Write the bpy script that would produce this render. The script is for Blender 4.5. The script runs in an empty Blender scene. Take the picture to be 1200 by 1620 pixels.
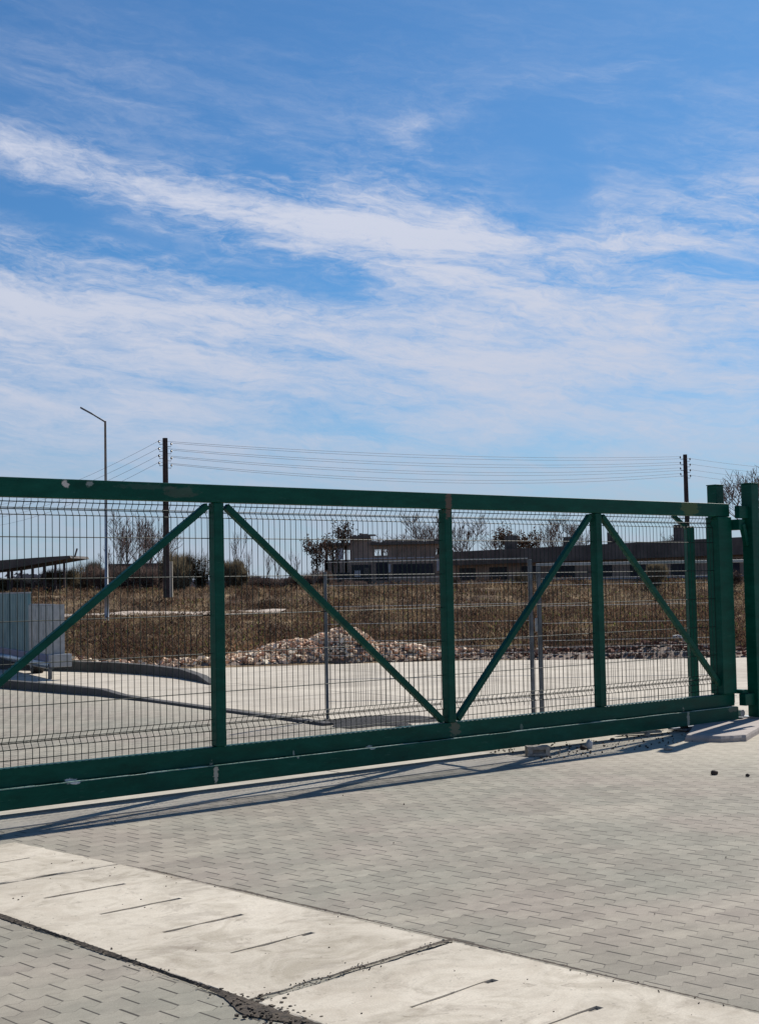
import bpy, math, random
import numpy as np
from mathutils import Vector, Matrix, noise as mnoise
R = math.radians
random.seed(7)
C = bpy.context.scene.collection
scene = bpy.context.scene

# ------------------------------------------------------------------ camera
PITCH, ROLL, FPX, EYE = 0.0545, 0.0193, 2167.4, 1.5
def cam_matrix():
    p, r = PITCH, ROLL
    R1 = Matrix(((1, 0, 0), (0, math.cos(p), -math.sin(p)), (0, math.sin(p), math.cos(p))))
    R2 = Matrix(((math.cos(r), 0, math.sin(r)), (0, 1, 0), (-math.sin(r), 0, math.cos(r))))
    M = R1 @ R2
    right, fwd, up = M.col[0], M.col[1], M.col[2]
    m = Matrix.Identity(4)
    for i in range(3):
        m[i][0] = right[i]; m[i][1] = up[i]; m[i][2] = -fwd[i]
    m[2][3] = EYE
    return m
cd = bpy.data.cameras.new('camera')
cam = bpy.data.objects.new('camera', cd); C.objects.link(cam)
cam.matrix_world = cam_matrix()
cd.sensor_fit = 'HORIZONTAL'; cd.sensor_width = 36; cd.lens = FPX / 1200 * 36
cd.clip_start = .1; cd.clip_end = 9000
scene.camera = cam

# ------------------------------------------------------------------ light
AZ, GD = 0.6821, 8.84                       # heading of the gate line, its distance from the eye
U = Vector((math.cos(AZ), math.sin(AZ), 0)); N = Vector((-math.sin(AZ), math.cos(AZ), 0))
sun_dir = (U * 1.0 + N * .335 + Vector((0, 0, 1))).normalized()
SUN_EL = math.asin(sun_dir.z); SUN_AZ = math.atan2(sun_dir.x, sun_dir.y)
sl = bpy.data.lights.new('sun', 'SUN'); sl.energy = 5.0; sl.angle = R(.55); sl.color = (1, .95, .87)
so = bpy.data.objects.new('sun', sl); C.objects.link(so)
so.rotation_euler = (-sun_dir).to_track_quat('-Z', 'Y').to_euler(); so.location = (20, 40, 50)
scene.view_settings.view_transform = 'Standard'; scene.view_settings.look = 'None'
scene.view_settings.gamma = 1; scene.view_settings.exposure = 0.16

# ------------------------------------------------------------------ node helper
class NT:
    def __init__(s, tree): s.t = tree; s.n = tree.nodes; s.l = tree.links
    def set(s, sock, v):
        if isinstance(v, bpy.types.NodeSocket): s.l.new(v, sock)
        elif v is not None:
            if hasattr(sock, 'default_value') and isinstance(v, (tuple, list)) and len(v) == 3 and len(sock.default_value) == 4: v = (*v, 1)
            sock.default_value = v
    def m(s, op, a, b=None, c=None, clamp=False):
        n = s.n.new('ShaderNodeMath'); n.operation = op; n.use_clamp = clamp
        for i, v in enumerate((a, b, c)):
            if v is not None: s.set(n.inputs[i], v)
        return n.outputs[0]
    def mix(s, f, a, b, mode='MIX'):
        n = s.n.new('ShaderNodeMix'); n.data_type = 'RGBA'; n.blend_type = mode
        s.set(n.inputs[0], f); s.set(n.inputs[6], a); s.set(n.inputs[7], b); return n.outputs[2]
    def noise(s, vec, scale, detail=4, rough=.55, dist=0, out=0):
        n = s.n.new('ShaderNodeTexNoise'); s.set(n.inputs['Vector'], vec); n.inputs['Scale'].default_value = scale
        n.inputs['Detail'].default_value = detail; n.inputs['Roughness'].default_value = rough; n.inputs['Distortion'].default_value = dist
        return n.outputs[out]
    def ramp(s, f, stops, interp='LINEAR'):
        n = s.n.new('ShaderNodeValToRGB'); s.set(n.inputs[0], f); e = n.color_ramp.elements; n.color_ramp.interpolation = interp
        while len(e) < len(stops): e.new(.5)
        for k, (p, c) in enumerate(stops):
            e[k].position = p; e[k].color = (*c, 1) if len(c) == 3 else c
        return n.outputs[0]
    def sstep(s, x, a, b):
        n = s.n.new('ShaderNodeMapRange'); n.interpolation_type = 'SMOOTHSTEP'; s.set(n.inputs[0], x)
        n.inputs[1].default_value = a; n.inputs[2].default_value = b; return n.outputs[0]
    def coord(s, kind='Object'):
        return s.n.new('ShaderNodeTexCoord').outputs[kind]
    def sep(s, v):
        n = s.n.new('ShaderNodeSeparateXYZ'); s.set(n.inputs[0], v); return n.outputs
    def comb(s, x, y, z):
        n = s.n.new('ShaderNodeCombineXYZ')
        for i, v in enumerate((x, y, z)): s.set(n.inputs[i], v)
        return n.outputs[0]
    def scale(s, v, sc):
        n = s.n.new('ShaderNodeMapping'); s.set(n.inputs[0], v); n.inputs[3].default_value = sc; return n.outputs[0]
    def bump(s, h, strength=.3, dist=.01):
        n = s.n.new('ShaderNodeBump'); n.inputs['Strength'].default_value = strength; n.inputs['Distance'].default_value = dist
        s.set(n.inputs['Height'], h); return n.outputs[0]

# ------------------------------------------------------------------ sky (directions only: azimuth and elevation)
w = bpy.data.worlds.new('World'); scene.world = w; w.use_nodes = True
t = NT(w.node_tree); t.n.clear()
sky = t.n.new('ShaderNodeTexSky'); sky.sky_type = 'NISHITA'; sky.sun_disc = False
sky.sun_elevation = SUN_EL; sky.sun_rotation = SUN_AZ; sky.altitude = 200; sky.air_density = 1.0; sky.dust_density = .6; sky.ozone_density = 3.0
d = t.coord('Generated'); x, y, z = t.sep(d)
az = t.m('MULTIPLY', t.m('ARCTAN2', x, y), FPX)
el = t.m('MULTIPLY', t.m('ARCSINE', z), FPX)
# soft warp so that the cloud banks get feathered edges
wv = t.comb(t.m('MULTIPLY', az, .0016), t.m('MULTIPLY', el, .0035), 0)
wn = t.sep(t.noise(wv, 2.2, 5, .6, .3, out=1))
azw = t.m('ADD', az, t.m('MULTIPLY', t.m('SUBTRACT', wn[0], .5), 300))
elw = t.m('ADD', el, t.m('MULTIPLY', t.m('SUBTRACT', wn[1], .5), 75))
def AE(px, py):
    a = px - 600; return a, 928 - .0193 * a - py
blobs = [  # centre, half sizes, slope of the bank, weight
 (170, 300, 280, 30, .20, .34), (120, 250, 60, 12, .1, .15), (200, 372, 60, 10, .1, .22), (450, 345, 130, 40, .1, .26), (650, 370, 230, 60, .02, .40), (800, 440, 170, 60, .25, .25),
 (110, 362, 220, 24, .22, -.50), (500, 455, 170, 40, .2, -.48), (730, 480, 110, 16, .2, -.22), (400, 545, 160, 20, .15, -.26),
 (890, 320, 130, 110, 0, -.35), (1120, 432, 130, 24, .1, -.35), (1060, 395, 130, 26, .05, .25), (965, 300, 30, 110, 0, .12),
 (130, 500, 330, 80, .1, .22), (540, 672, 170, 24, .1, -.36), (960, 622, 150, 22, 0, -.20), (870, 712, 120, 18, 0, -.2),
 (1080, 520, 220, 40, .02, .16), (700, 560, 260, 60, .05, .12), (1020, 135, 330, 14, -.2, .10), (120, 140, 150, 60, .3, .07), (640, 230, 50, 40, 0, .10),
 (330, 590, 120, 16, .05, -.18), (650, 640, 140, 12, .0, -.15)]
cov = None
prof = t.ramp(t.m('MULTIPLY', elw, 1 / 1000), [(0, (.80,) * 3), (.12, (.62,) * 3), (.22, (.62,) * 3), (.34, (.70,) * 3), (.45, (.60,) * 3), (.56, (.38,) * 3), (.68, (.21,) * 3), (.95, (.04,) * 3)])
cov = prof
for (px, py, rx, ry, sl_, wt) in blobs:
    a0, e0 = AE(px, py)
    dx = t.m('SUBTRACT', azw, a0)
    dy = t.m('SUBTRACT', t.m('ADD', elw, t.m('MULTIPLY', dx, sl_)), e0)
    q = t.m('ADD', t.m('POWER', t.m('ABSOLUTE', t.m('DIVIDE', dx, rx)), 2.0), t.m('POWER', t.m('ABSOLUTE', t.m('DIVIDE', dy, ry)), 2.0))
    g = t.m('EXPONENT', t.m('MULTIPLY', q, -1))
    cov = t.m('MULTIPLY_ADD', g, wt * .78, cov)
# wisps: long streaks that run a little downhill to the right, plus a finer mottled ripple
st = t.comb(t.m('MULTIPLY', azw, .0026), t.m('MULTIPLY', t.m('MULTIPLY_ADD', az, .17, elw), .017), 0)
n1 = t.noise(st, 1.0, 9, .64, .7)
st2 = t.comb(t.m('MULTIPLY', az, .010), t.m('MULTIPLY', t.m('MULTIPLY_ADD', az, .10, el), .042), 3.3)
n2 = t.noise(st2, 1.0, 7, .68, .5)
st3 = t.comb(t.m('MULTIPLY', az, .0020), t.m('MULTIPLY', t.m('MULTIPLY_ADD', az, .07, el), .0095), 9.3)
n3 = t.noise(st3, 1.0, 5, .6, .4)
det = t.m('ADD', t.m('ADD', t.m('MULTIPLY', t.m('SUBTRACT', n1, .5), 2.1), t.m('MULTIPLY', t.m('SUBTRACT', n2, .5), 1.05)), t.m('MULTIPLY', t.m('SUBTRACT', n3, .5), .95))
env = t.m('ADD', .15, t.m('MULTIPLY', t.sstep(cov, .05, .5), .78))
low = t.m('MULTIPLY_ADD', t.sstep(el, 120, 560), .68, .32)
cov = t.m('MULTIPLY_ADD', t.m('MULTIPLY', det, env), low, cov)
n4 = t.noise(t.comb(t.m('MULTIPLY', azw, .022), t.m('MULTIPLY', t.m('MULTIPLY_ADD', az, .14, elw), .075), 5.1), 1.0, 6, .7, .8)
cov = t.m('MULTIPLY_ADD', t.m('MULTIPLY', t.m('SUBTRACT', n4, .5), t.m('MULTIPLY', env, low)), .95, cov)
alpha = t.m('MULTIPLY', t.sstep(cov, .0, 1.02), .97)
tint = t.mix(1, sky.outputs[0], (.355, .675, .935), 'MULTIPLY')
cl_col = t.ramp(t.m('MULTIPLY', el, 1 / 1000), [(0, (5.0, 5.5, 6.7)), (.12, (4.9, 5.4, 6.6)), (.24, (5.9, 6.35, 7.6)), (.6, (6.7, 7.1, 8.4))])
cl = t.mix(alpha, tint, cl_col)
bg = t.n.new('ShaderNodeBackground'); bg.inputs[1].default_value = .085
t.l.new(cl, bg.inputs[0]); wo = t.n.new('ShaderNodeOutputWorld'); t.l.new(bg.outputs[0], wo.inputs[0])

# ------------------------------------------------------------------ materials
def material(name):
    m = bpy.data.materials.new(name); m.use_nodes = True; nt = NT(m.node_tree)
    return m, nt, nt.n['Principled BSDF']
def simple(name, c1, c2=None, scale=5, rough=.8, metal=0, bump=0, bscale=30, bd=.01, spec=None, detail=5, island=False):
    m, nt, b = material(name); co = nt.coord()
    c2 = c2 or tuple(v * .75 for v in c1)
    f = nt.sstep(nt.noise(co, scale, detail, .6), .3, .7)
    col = nt.mix(f, c2, c1)
    if island:
        g = nt.n.new('ShaderNodeNewGeometry').outputs['Random Per Island']
        col = nt.mix(g, nt.mix(1, col, (.55,) * 3, 'MULTIPLY'), nt.mix(1, col, (1.5,) * 3, 'MULTIPLY'))
    nt.set(b.inputs['Base Color'], col); b.inputs['Roughness'].default_value = rough; b.inputs['Metallic'].default_value = metal
    if spec is not None: b.inputs['Specular IOR Level'].default_value = spec
    if bump: nt.set(b.inputs['Normal'], nt.bump(nt.noise(co, bscale, 6, .6), bump, bd))
    return m
def islands(name, stops, rough=.9, nscale=None, namp=.5, trans=0):
    m, nt, b = material(name); g = nt.n.new('ShaderNodeNewGeometry').outputs['Random Per Island']
    col = nt.ramp(g, stops)
    if nscale:
        col = nt.mix(namp, col, nt.mix(1, col, nt.ramp(nt.noise(nt.scale(nt.coord(), (1, .22, .3)), .55, 6, .7, .6), [(.36, (.34, .27, .25)), (.47, (.78, .68, .62)), (.56, (1.15, 1.08, .92)), (.66, (1.75, 1.6, 1.3))]), 'MULTIPLY'))
    nt.set(b.inputs['Base Color'], col); b.inputs['Roughness'].default_value = rough; b.inputs['Specular IOR Level'].default_value = .2
    if trans:
        tr_ = nt.n.new('ShaderNodeBsdfTranslucent'); nt.set(tr_.inputs[0], col); mx = nt.n.new('ShaderNodeMixShader'); mx.inputs[0].default_value = trans
        nt.l.new(b.outputs[0], mx.inputs[1]); nt.l.new(tr_.outputs[0], mx.inputs[2]); nt.l.new(mx.outputs[0], nt.n['Material Output'].inputs[0])
    return m

def paving_material():
    m, nt, b = material('block_paving'); co = nt.coord(); x, y, z = nt.sep(co)
    P, RW = .169, .1205                     # wavy-sided pavers laid in running bond
    cr, sr = math.cos(R(6)), math.sin(R(6)); x, y = nt.m('ADD', nt.m('MULTIPLY', x, cr), nt.m('MULTIPLY', y, sr)), nt.m('SUBTRACT', nt.m('MULTIPLY', y, cr), nt.m('MULTIPLY', x, sr))
    wob = nt.sep(nt.noise(co, 1.3, 2, out=1))
    x = nt.m('MULTIPLY_ADD', nt.m('SUBTRACT', wob[0], .5), .02, x); y2 = nt.m('MULTIPLY_ADD', nt.m('SUBTRACT', wob[1], .5), .03, y)
    zz = nt.m('MULTIPLY', nt.m('SUBTRACT', nt.m('PINGPONG', x, P / 4), P / 8), .55)
    yy = nt.m('DIVIDE', nt.m('ADD', y2, zz), RW)
    row = nt.m('FLOOR', yy); fy = nt.m('SUBTRACT', yy, row)
    xs = nt.m('ADD', nt.m('DIVIDE', x, P), nt.m('MULTIPLY', nt.m('FLOORED_MODULO', row, 2), .5))
    ci = nt.m('FLOOR', xs); fx = nt.m('SUBTRACT', xs, ci)
    ex = nt.m('MULTIPLY', nt.m('MINIMUM', fx, nt.m('SUBTRACT', 1, fx)), P)      # metres to the end joint
    ey = nt.m('MULTIPLY', nt.m('MINIMUM', fy, nt.m('SUBTRACT', 1, fy)), RW)     # metres to the long joint
    wn_ = nt.n.new('ShaderNodeTexWhiteNoise'); wn_.noise_dimensions = '3D'; nt.set(wn_.inputs[0], nt.comb(ci, row, 0))
    rnd = wn_.outputs[0]; rnd3 = nt.sep(wn_.outputs[1])
    jw = nt.m('MULTIPLY_ADD', rnd3[1], .0036, .0024)
    je = nt.m('SUBTRACT', 1, nt.m('MULTIPLY', nt.m('SUBTRACT', ex, jw), 1 / .0016, clamp=True), clamp=True)
    jl = nt.m('MULTIPLY', nt.m('SUBTRACT', 1, nt.sstep(ey, .0010, .0036)), .58)
    fill = nt.sstep(nt.noise(co, 3.1, 4, .65), .36, .66)
    jl = nt.m('MULTIPLY', jl, nt.m('MULTIPLY_ADD', fill, .8, .2))
    je = nt.m('MULTIPLY', je, nt.m('MULTIPLY_ADD', nt.sstep(rnd3[2], .0, .4), .3, .7))
    base = nt.ramp(rnd, [(0, (.242, .216, .176)), (.5, (.282, .253, .205)), (1, (.326, .292, .236))])
    big = nt.sstep(nt.noise(nt.scale(co, (1, .6, 1)), .9, 4, .6), .35, .68)
    base = nt.mix(nt.m('MULTIPLY', big, .38), base, (.255, .266, .215))            # greenish bloom
    pk = nt.sstep(nt.noise(co, .7, 3, .6), .45, .7)
    base = nt.mix(nt.m('MULTIPLY', pk, .4), base, (.365, .30, .255))
    dust = nt.sstep(nt.noise(nt.scale(co, (.5, 1.2, 1)), 1.1, 6, .65), .50, .72)
    dd = nt.m('MULTIPLY', nt.m('MULTIPLY', nt.sstep(nt.sep(co)[0], 7.5, 10.2), nt.sstep(nt.sep(co)[1], -3.4, -1.2)), .8)
    dust = nt.m('MAXIMUM', nt.m('MULTIPLY', dust, .45), dd)
    base = nt.mix(dust, base, (.47, .42, .335))
    fine = nt.noise(co, 160, 4, .8)
    base = nt.mix(1, base, nt.ramp(fine, [(.25, (.72,) * 3), (.75, (1.24,) * 3)]), 'MULTIPLY')
    mot = nt.noise(nt.scale(co, (1, 1.6, 1)), 7, 6, .7)
    base = nt.mix(1, base, nt.ramp(mot, [(.3, (.84,) * 3), (.7, (1.13,) * 3)]), 'MULTIPLY')
    mud = nt.sstep(nt.noise(nt.scale(co, (.8, 1, 1)), 2.1, 7, .72, .8), .56, .72)
    base = nt.mix(nt.m('MULTIPLY', mud, .30), base, (.17, .15, .12))
    spot = nt.sstep(nt.noise(co, 21, 3, .6), .68, .74)
    base = nt.mix(nt.m('MULTIPLY', spot, .5), base, (.12, .11, .10))
    dj = nt.m('MULTIPLY', dust, .55)
    j = nt.m('MULTIPLY', nt.m('MAXIMUM', je, jl), nt.m('SUBTRACT', 1, dj))
    col = nt.mix(nt.m('MULTIPLY', j, .93), base, (.045, .04, .034))
    nt.set(b.inputs['Base Color'], col); b.inputs['Roughness'].default_value = .92; b.inputs['Specular IOR Level'].default_value = .25
    h = nt.m('SUBTRACT', nt.m('MULTIPLY', fine, .12), j); h = nt.m('MULTIPLY_ADD', rnd, .35, h)
    nt.set(b.inputs['Normal'], nt.bump(h, .35, .004))
    return m
def concrete_material(name, c_hi, c_lo, warm, rough=.9, stain=.5, lines=False, scale=1.0, darkstain=(.16, .14, .12), brush_c=.7, spots=0):
    m, nt, b = material(name); co = nt.coord(); x, y, z = nt.sep(co)
    a = nt.sstep(nt.noise(co, 1.1 * scale, 6, .65, .4), .3, .7)
    col = nt.mix(a, c_lo, c_hi)
    brush = nt.noise(nt.scale(co, (1.2, 2.8, 1)), 2.3 * scale, 6, .66, 1.6)
    col = nt.mix(1, col, nt.ramp(brush, [(.32, (.74, .72, .70)), (.5, (1, 1, 1)), (.7, (1.10,) * 3)]), 'MULTIPLY')
    col = nt.mix(1 - brush_c, col, nt.mix(a, c_lo, c_hi))
    s2 = nt.sstep(nt.noise(co, 3.1 * scale, 5, .62, 1.2), .56, .72)
    col = nt.mix(nt.m('MULTIPLY', s2, stain), col, warm)
    pit = nt.sstep(nt.noise(co, 34, 4, .6), .665, .72)
    col = nt.mix(nt.m('MULTIPLY', pit, .6), col, darkstain)
    sp = nt.m('MULTIPLY', nt.sstep(nt.noise(co, 9.5, 5, .65), .66, .72), .45)
    col = nt.mix(sp, col, darkstain)
    fine = nt.noise(co, 120, 4, .75)
    col = nt.mix(1, col, nt.ramp(fine, [(.25, (.86,) * 3), (.75, (1.12,) * 3)]), 'MULTIPLY')
    if spots:
        for (sc_, lo_, w_) in ((2.2, .55, .30), (5.5, .61, .50), (17, .65, .75)):
            k_ = nt.sstep(nt.noise(nt.scale(co, (1, 1.5, 1)), sc_, 6, .7, .6), lo_, lo_ + .07); col = nt.mix(nt.m('MULTIPLY', k_, w_), col, (.20, .165, .13))
        arc = nt.noise(co, 2.6, 6, .62, 1.5); col = nt.mix(1, col, nt.ramp(arc, [(.36, (.80, .785, .76)), (.5, (1.02,) * 3), (.64, (.90, .885, .87))]), 'MULTIPLY')
    if lines:                               # expansion joints of the cast yard
        for (c, pr, off) in ((x, 3.1, .4), (y, 2.6, 1.1)):
            cw = nt.m('MULTIPLY_ADD', nt.m('SUBTRACT', nt.noise(co, .9, 4), .5), .22, c)
            e = nt.m('PINGPONG', nt.m('ADD', cw, off), pr / 2)
            j = nt.m('SUBTRACT', 1, nt.sstep(e, .012, .03))
            j = nt.m('MULTIPLY', j, nt.sstep(nt.noise(co, .8, 3), .35, .6))
            col = nt.mix(nt.m('MULTIPLY', j, .9), col, (.09, .08, .07))
        pt = nt.sstep(nt.noise(nt.scale(co, (1, .5, 1)), .55, 7, .68, .5), .48, .66); col = nt.mix(nt.m('MULTIPLY', pt, .38), col, (.30, .26, .21))
    nt.set(b.inputs['Base Color'], col); b.inputs['Roughness'].default_value = rough; b.inputs['Specular IOR Level'].default_value = .25
    nt.set(b.inputs['Normal'], nt.bump(nt.m('ADD', brush, nt.m('MULTIPLY', fine, .3)), .35, .008))
    return m
def gate_paint():
    m, nt, b = material('green_gate_paint'); co = nt.coord(); x, y, z = nt.sep(co)
    n = nt.noise(nt.scale(co, (1, 1, 3)), 3.2, 6, .7)
    col = nt.ramp(n, [(.25, (.0005, .042, .028)), (.5, (.0008, .069, .045)), (.75, (.006, .098, .066))])
    scuff = nt.sstep(nt.noise(nt.scale(co, (1.5, 1, 14)), 4.5, 7, .72), .60, .72)
    col = nt.mix(nt.m('MULTIPLY', scuff, .35), col, (.10, .19, .15))
    ed = nt.noise(nt.scale(co, (1, 1, 2.2)), 16, 5, .72)
    # bare or primed patches on the steel; the right post's foot paints in reflected light: (u, z, half u, half z, colour, weight)
    for (pu, pz, ru, rz, pc, wt) in [
        (4.32, 2.265, .03, .03, (.62, .57, .52), 1), (4.51, 2.265, .03, .02, (.30, .34, .32), .8), (4.95, 2.26, .20, .02, (.08, .12, .10), .35),
        (5.25, 2.23, .14, .04, (.12, .13, .10), .40), (7.915, 2.20, .042, .12, (.15, .10, .075), .9), (7.95, .275, .06, .07, (.13, .14, .10), .9),
        (5.50, .125, .022, .075, (.42, .40, .33), .95), (11.02, .13, .022, .09, (.36, .36, .28), .95), (11.2, 2.23, .14, .08, (.085, .125, .05), .9),
        (4.35, .195, .05, .016, (.70, .70, .66), 1), (7.0, .195, .03, .014, (.60, .62, .58), .9), (8.75, .22, .02, .03, (.25, .3, .24), .5), (6.25, .205, .01, .03, (.4, .45, .38), .7),
        (11.72, 2.40, .06, .07, (.20, .29, .24), .5), (12.2, .12, .12, .10, (.11, .16, .13), .8), (11.75, .17, .1, .03, (.25, .24, .2), .4)]:
        dx = nt.m('DIVIDE', nt.m('SUBTRACT', x, pu), ru); dz = nt.m('DIVIDE', nt.m('SUBTRACT', z, pz), rz)
        r = nt.m('SQRT', nt.m('ADD', nt.m('POWER', nt.m('ABSOLUTE', dx), 2), nt.m('POWER', nt.m('ABSOLUTE', dz), 2)))
        k = nt.sstep(nt.m('MULTIPLY_ADD', nt.m('SUBTRACT', ed, .5), 2.8, r), 1.15, .75)
        col = nt.mix(nt.m('MULTIPLY', k, wt), col, pc)
    nt.set(b.inputs['Base Color'], col)
    nt.set(b.inputs['Roughness'], nt.m('MULTIPLY_ADD', n, .25, .30))
    b.inputs['Specular IOR Level'].default_value = .15
    nt.set(b.inputs['Normal'], nt.bump(nt.noise(co, 18, 4), .12, .01))
    return m

M = {}
M['paving'] = paving_material()
M['slab'] = concrete_material('cast_slab_concrete', (.60, .54, .445), (.47, .42, .34), (.36, .31, .25), stain=.6, brush_c=.45, spots=1)
M['strip'] = concrete_material('strip_concrete', (.48, .44, .37), (.39, .355, .30), (.33, .29, .23), stain=.35)
M['yard'] = concrete_material('yard_concrete', (.55, .49, .40), (.45, .40, .33), (.40, .34, .26), stain=.3, lines=True, scale=.35)
M['pad'] = concrete_material('pad_concrete', (.48, .42, .38), (.36, .32, .29), (.42, .30, .26), stain=.5)
M['kerb'] = concrete_material('kerb_concrete', (.115, .11, .108), (.07, .068, .066), (.08, .07, .065))  # whole kerb coloured dark to stand in for its shaded faces
M['paint'] = gate_paint()
M['ledgelight'] = simple('pale_ledge_highlight', (.42, .55, .47), (.12, .26, .19), 6, .6)  # pale tone painted in for the sunlit line on the beam ledge
M['wire'] = simple('green_coated_wire', (.004, .020, .016), (.003, .012, .010), 20, .6, spec=.3)
M['zinc'] = simple('galvanised_steel', (.36, .38, .40), (.26, .28, .30), 8, .5, .5)
M['zincdark'] = simple('dull_grey_steel', (.16, .18, .20), (.09, .10, .11), 8, .6, .3)
M['sunlitwire'] = simple('sunlit_cross_wire', (.70, .70, .68), (.5, .5, .5), 2, .5)  # sunlight on the mesh cross wires put into a pale colour
M['rubber'] = simple('black_rubber', (.03, .03, .03), (.02, .02, .02), 8, .6)
M['oldwood'] = simple('tarred_pole_wood', (.075, .050, .042), (.03, .022, .022), 3, .9, bump=.4, bscale=8)
M['porcelain'] = simple('brown_porcelain', (.05, .03, .025), None, 3, .35)
M['cable'] = simple('weathered_wire', (.10, .11, .13), None, 3, .7)
M['bark'] = simple('grey_bark', (.19, .155, .135), (.10, .085, .075), 6, .95)
M['twig'] = islands('bare_twigs', [(0, (.12, .085, .07)), (.6, (.20, .155, .13)), (1, (.27, .20, .175))])
M['grass'] = islands('dry_grass', [(0, (.08, .057, .043)), (.35, (.165, .12, .088)), (.7, (.25, .19, .14)), (.92, (.38, .31, .235)), (1, (.16, .16, .085))], nscale=.5, namp=1.0, trans=.5)
M['weed'] = islands('dead_weeds', [(0, (.045, .027, .021)), (.5, (.12, .073, .053)), (.85, (.21, .14, .10)), (.95, (.12, .14, .05)), (1, (.16, .19, .06))], nscale=.9, namp=.9, trans=.4)
M['straw'] = islands('straw_weeds', [(0, (.12, .09, .068)), (.5, (.22, .172, .13)), (.85, (.34, .275, .205)), (1, (.19, .195, .09))], nscale=.9, namp=1.0, trans=.45)
M['leafdark'] = islands('dry_dark_leaves', [(0, (.045, .028, .022)), (.7, (.09, .055, .042)), (1, (.14, .09, .06))], trans=.4)
M['leafolive'] = islands('olive_scrub', [(0, (.085, .068, .05)), (.6, (.17, .137, .09)), (1, (.30, .245, .15))], trans=.4)
M['leafbrown'] = islands('brown_scrub', [(0, (.07, .05, .045)), (.6, (.14, .10, .088)), (1, (.25, .185, .15))], trans=.35)
M['rubble'] = islands('broken_masonry', [(0, (.38, .19, .11)), (.22, (.55, .36, .24)), (.45, (.72, .58, .43)), (.75, (.85, .74, .58)), (1, (.55, .28, .18))], nscale=3, namp=.2)
M['core'] = simple('masonry_dust', (.30, .24, .19), (.17, .11, .085), 9, .95, bump=.8, bscale=14, bd=.05)
M['debris'] = islands('red_brick_debris', [(0, (.06, .03, .025)), (.4, (.16, .065, .045)), (.75, (.12, .08, .06)), (.93, (.30, .2, .15)), (1, (.5, .45, .4))])
M['roofold'] = simple('old_bitumen_roof', (.14, .12, .105), (.075, .062, .055), .8, .9, bump=.3, bscale=3)
M['wallold'] = concrete_material('weathered_wall', (.36, .27, .215), (.22, .17, .14), (.26, .16, .11), scale=.6)
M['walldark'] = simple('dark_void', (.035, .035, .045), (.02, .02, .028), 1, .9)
M['wallpale'] = concrete_material('pale_wall', (.50, .50, .52), (.40, .40, .43), (.33, .31, .30), scale=.3)
M['glass'] = simple('window_glass', (.55, .6, .66), (.4, .45, .52), 1, .15)
M['teal'] = simple('teal_profiled_sheet', (.17, .30, .32), (.10, .20, .22), 2, .4, .3)
M['greysheet'] = simple('grey_profiled_sheet', (.40, .43, .45), (.24, .27, .29), 5, .35, .6)
M['bluesteel'] = simple('blue_steel', (.05, .085, .21), (.03, .055, .14), 3, .45)
M['brick'] = simple('grey_paver_block', (.42, .38, .32), (.26, .22, .18), 20, .95, bump=.5, bscale=60)
M['stone'] = simple('pale_stone', (.55, .54, .52), (.40, .38, .36), 20, .9)
M['darkstone'] = simple('dark_clod', (.06, .045, .035), (.03, .02, .018), 30, .95)
M['board'] = simple('pale_board', (.55, .56, .54), (.42, .42, .40), 10, .8)
M['darkpatch'] = simple('dark_patch_surface', (.026, .024, .026), (.012, .012, .014), 5, .95, bump=.8, bscale=25, bd=.03)

def ground_material():
    m, nt, b = material('dry_ground'); co = nt.coord()
    gp_ = nt.ramp(nt.noise(nt.scale(co, (1, .22, .3)), .55, 6, .7, .6), [(.36, (.34, .27, .25)), (.47, (.78, .68, .62)), (.56, (1.15, 1.08, .92)), (.66, (1.75, 1.6, 1.3))])
    a = nt.noise(co, .12, 6, .65); c = nt.noise(nt.scale(co, (1, .6, 1)), 1.4, 7, .7)
    col = nt.ramp(a, [(.3, (.12, .092, .07)), (.5, (.20, .158, .115)), (.7, (.15, .11, .08))])
    col = nt.mix(1, col, nt.ramp(c, [(.3, (.45, .42, .40)), (.5, (.95, .95, .95)), (.72, (1.5, 1.45, 1.35))]), 'MULTIPLY')
    col = nt.mix(1, col, gp_, 'MULTIPLY')
    nt.set(b.inputs['Base Color'], col); b.inputs['Roughness'].default_value = .97; b.inputs['Specular IOR Level'].default_value = .1
    nt.set(b.inputs['Normal'], nt.bump(nt.noise(co, 3, 7, .7), .9, .15))
    return m
M['ground'] = ground_material()
M['path'] = simple('pale_track', (.46, .38, .31), (.34, .27, .21), 1, .95)

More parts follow.
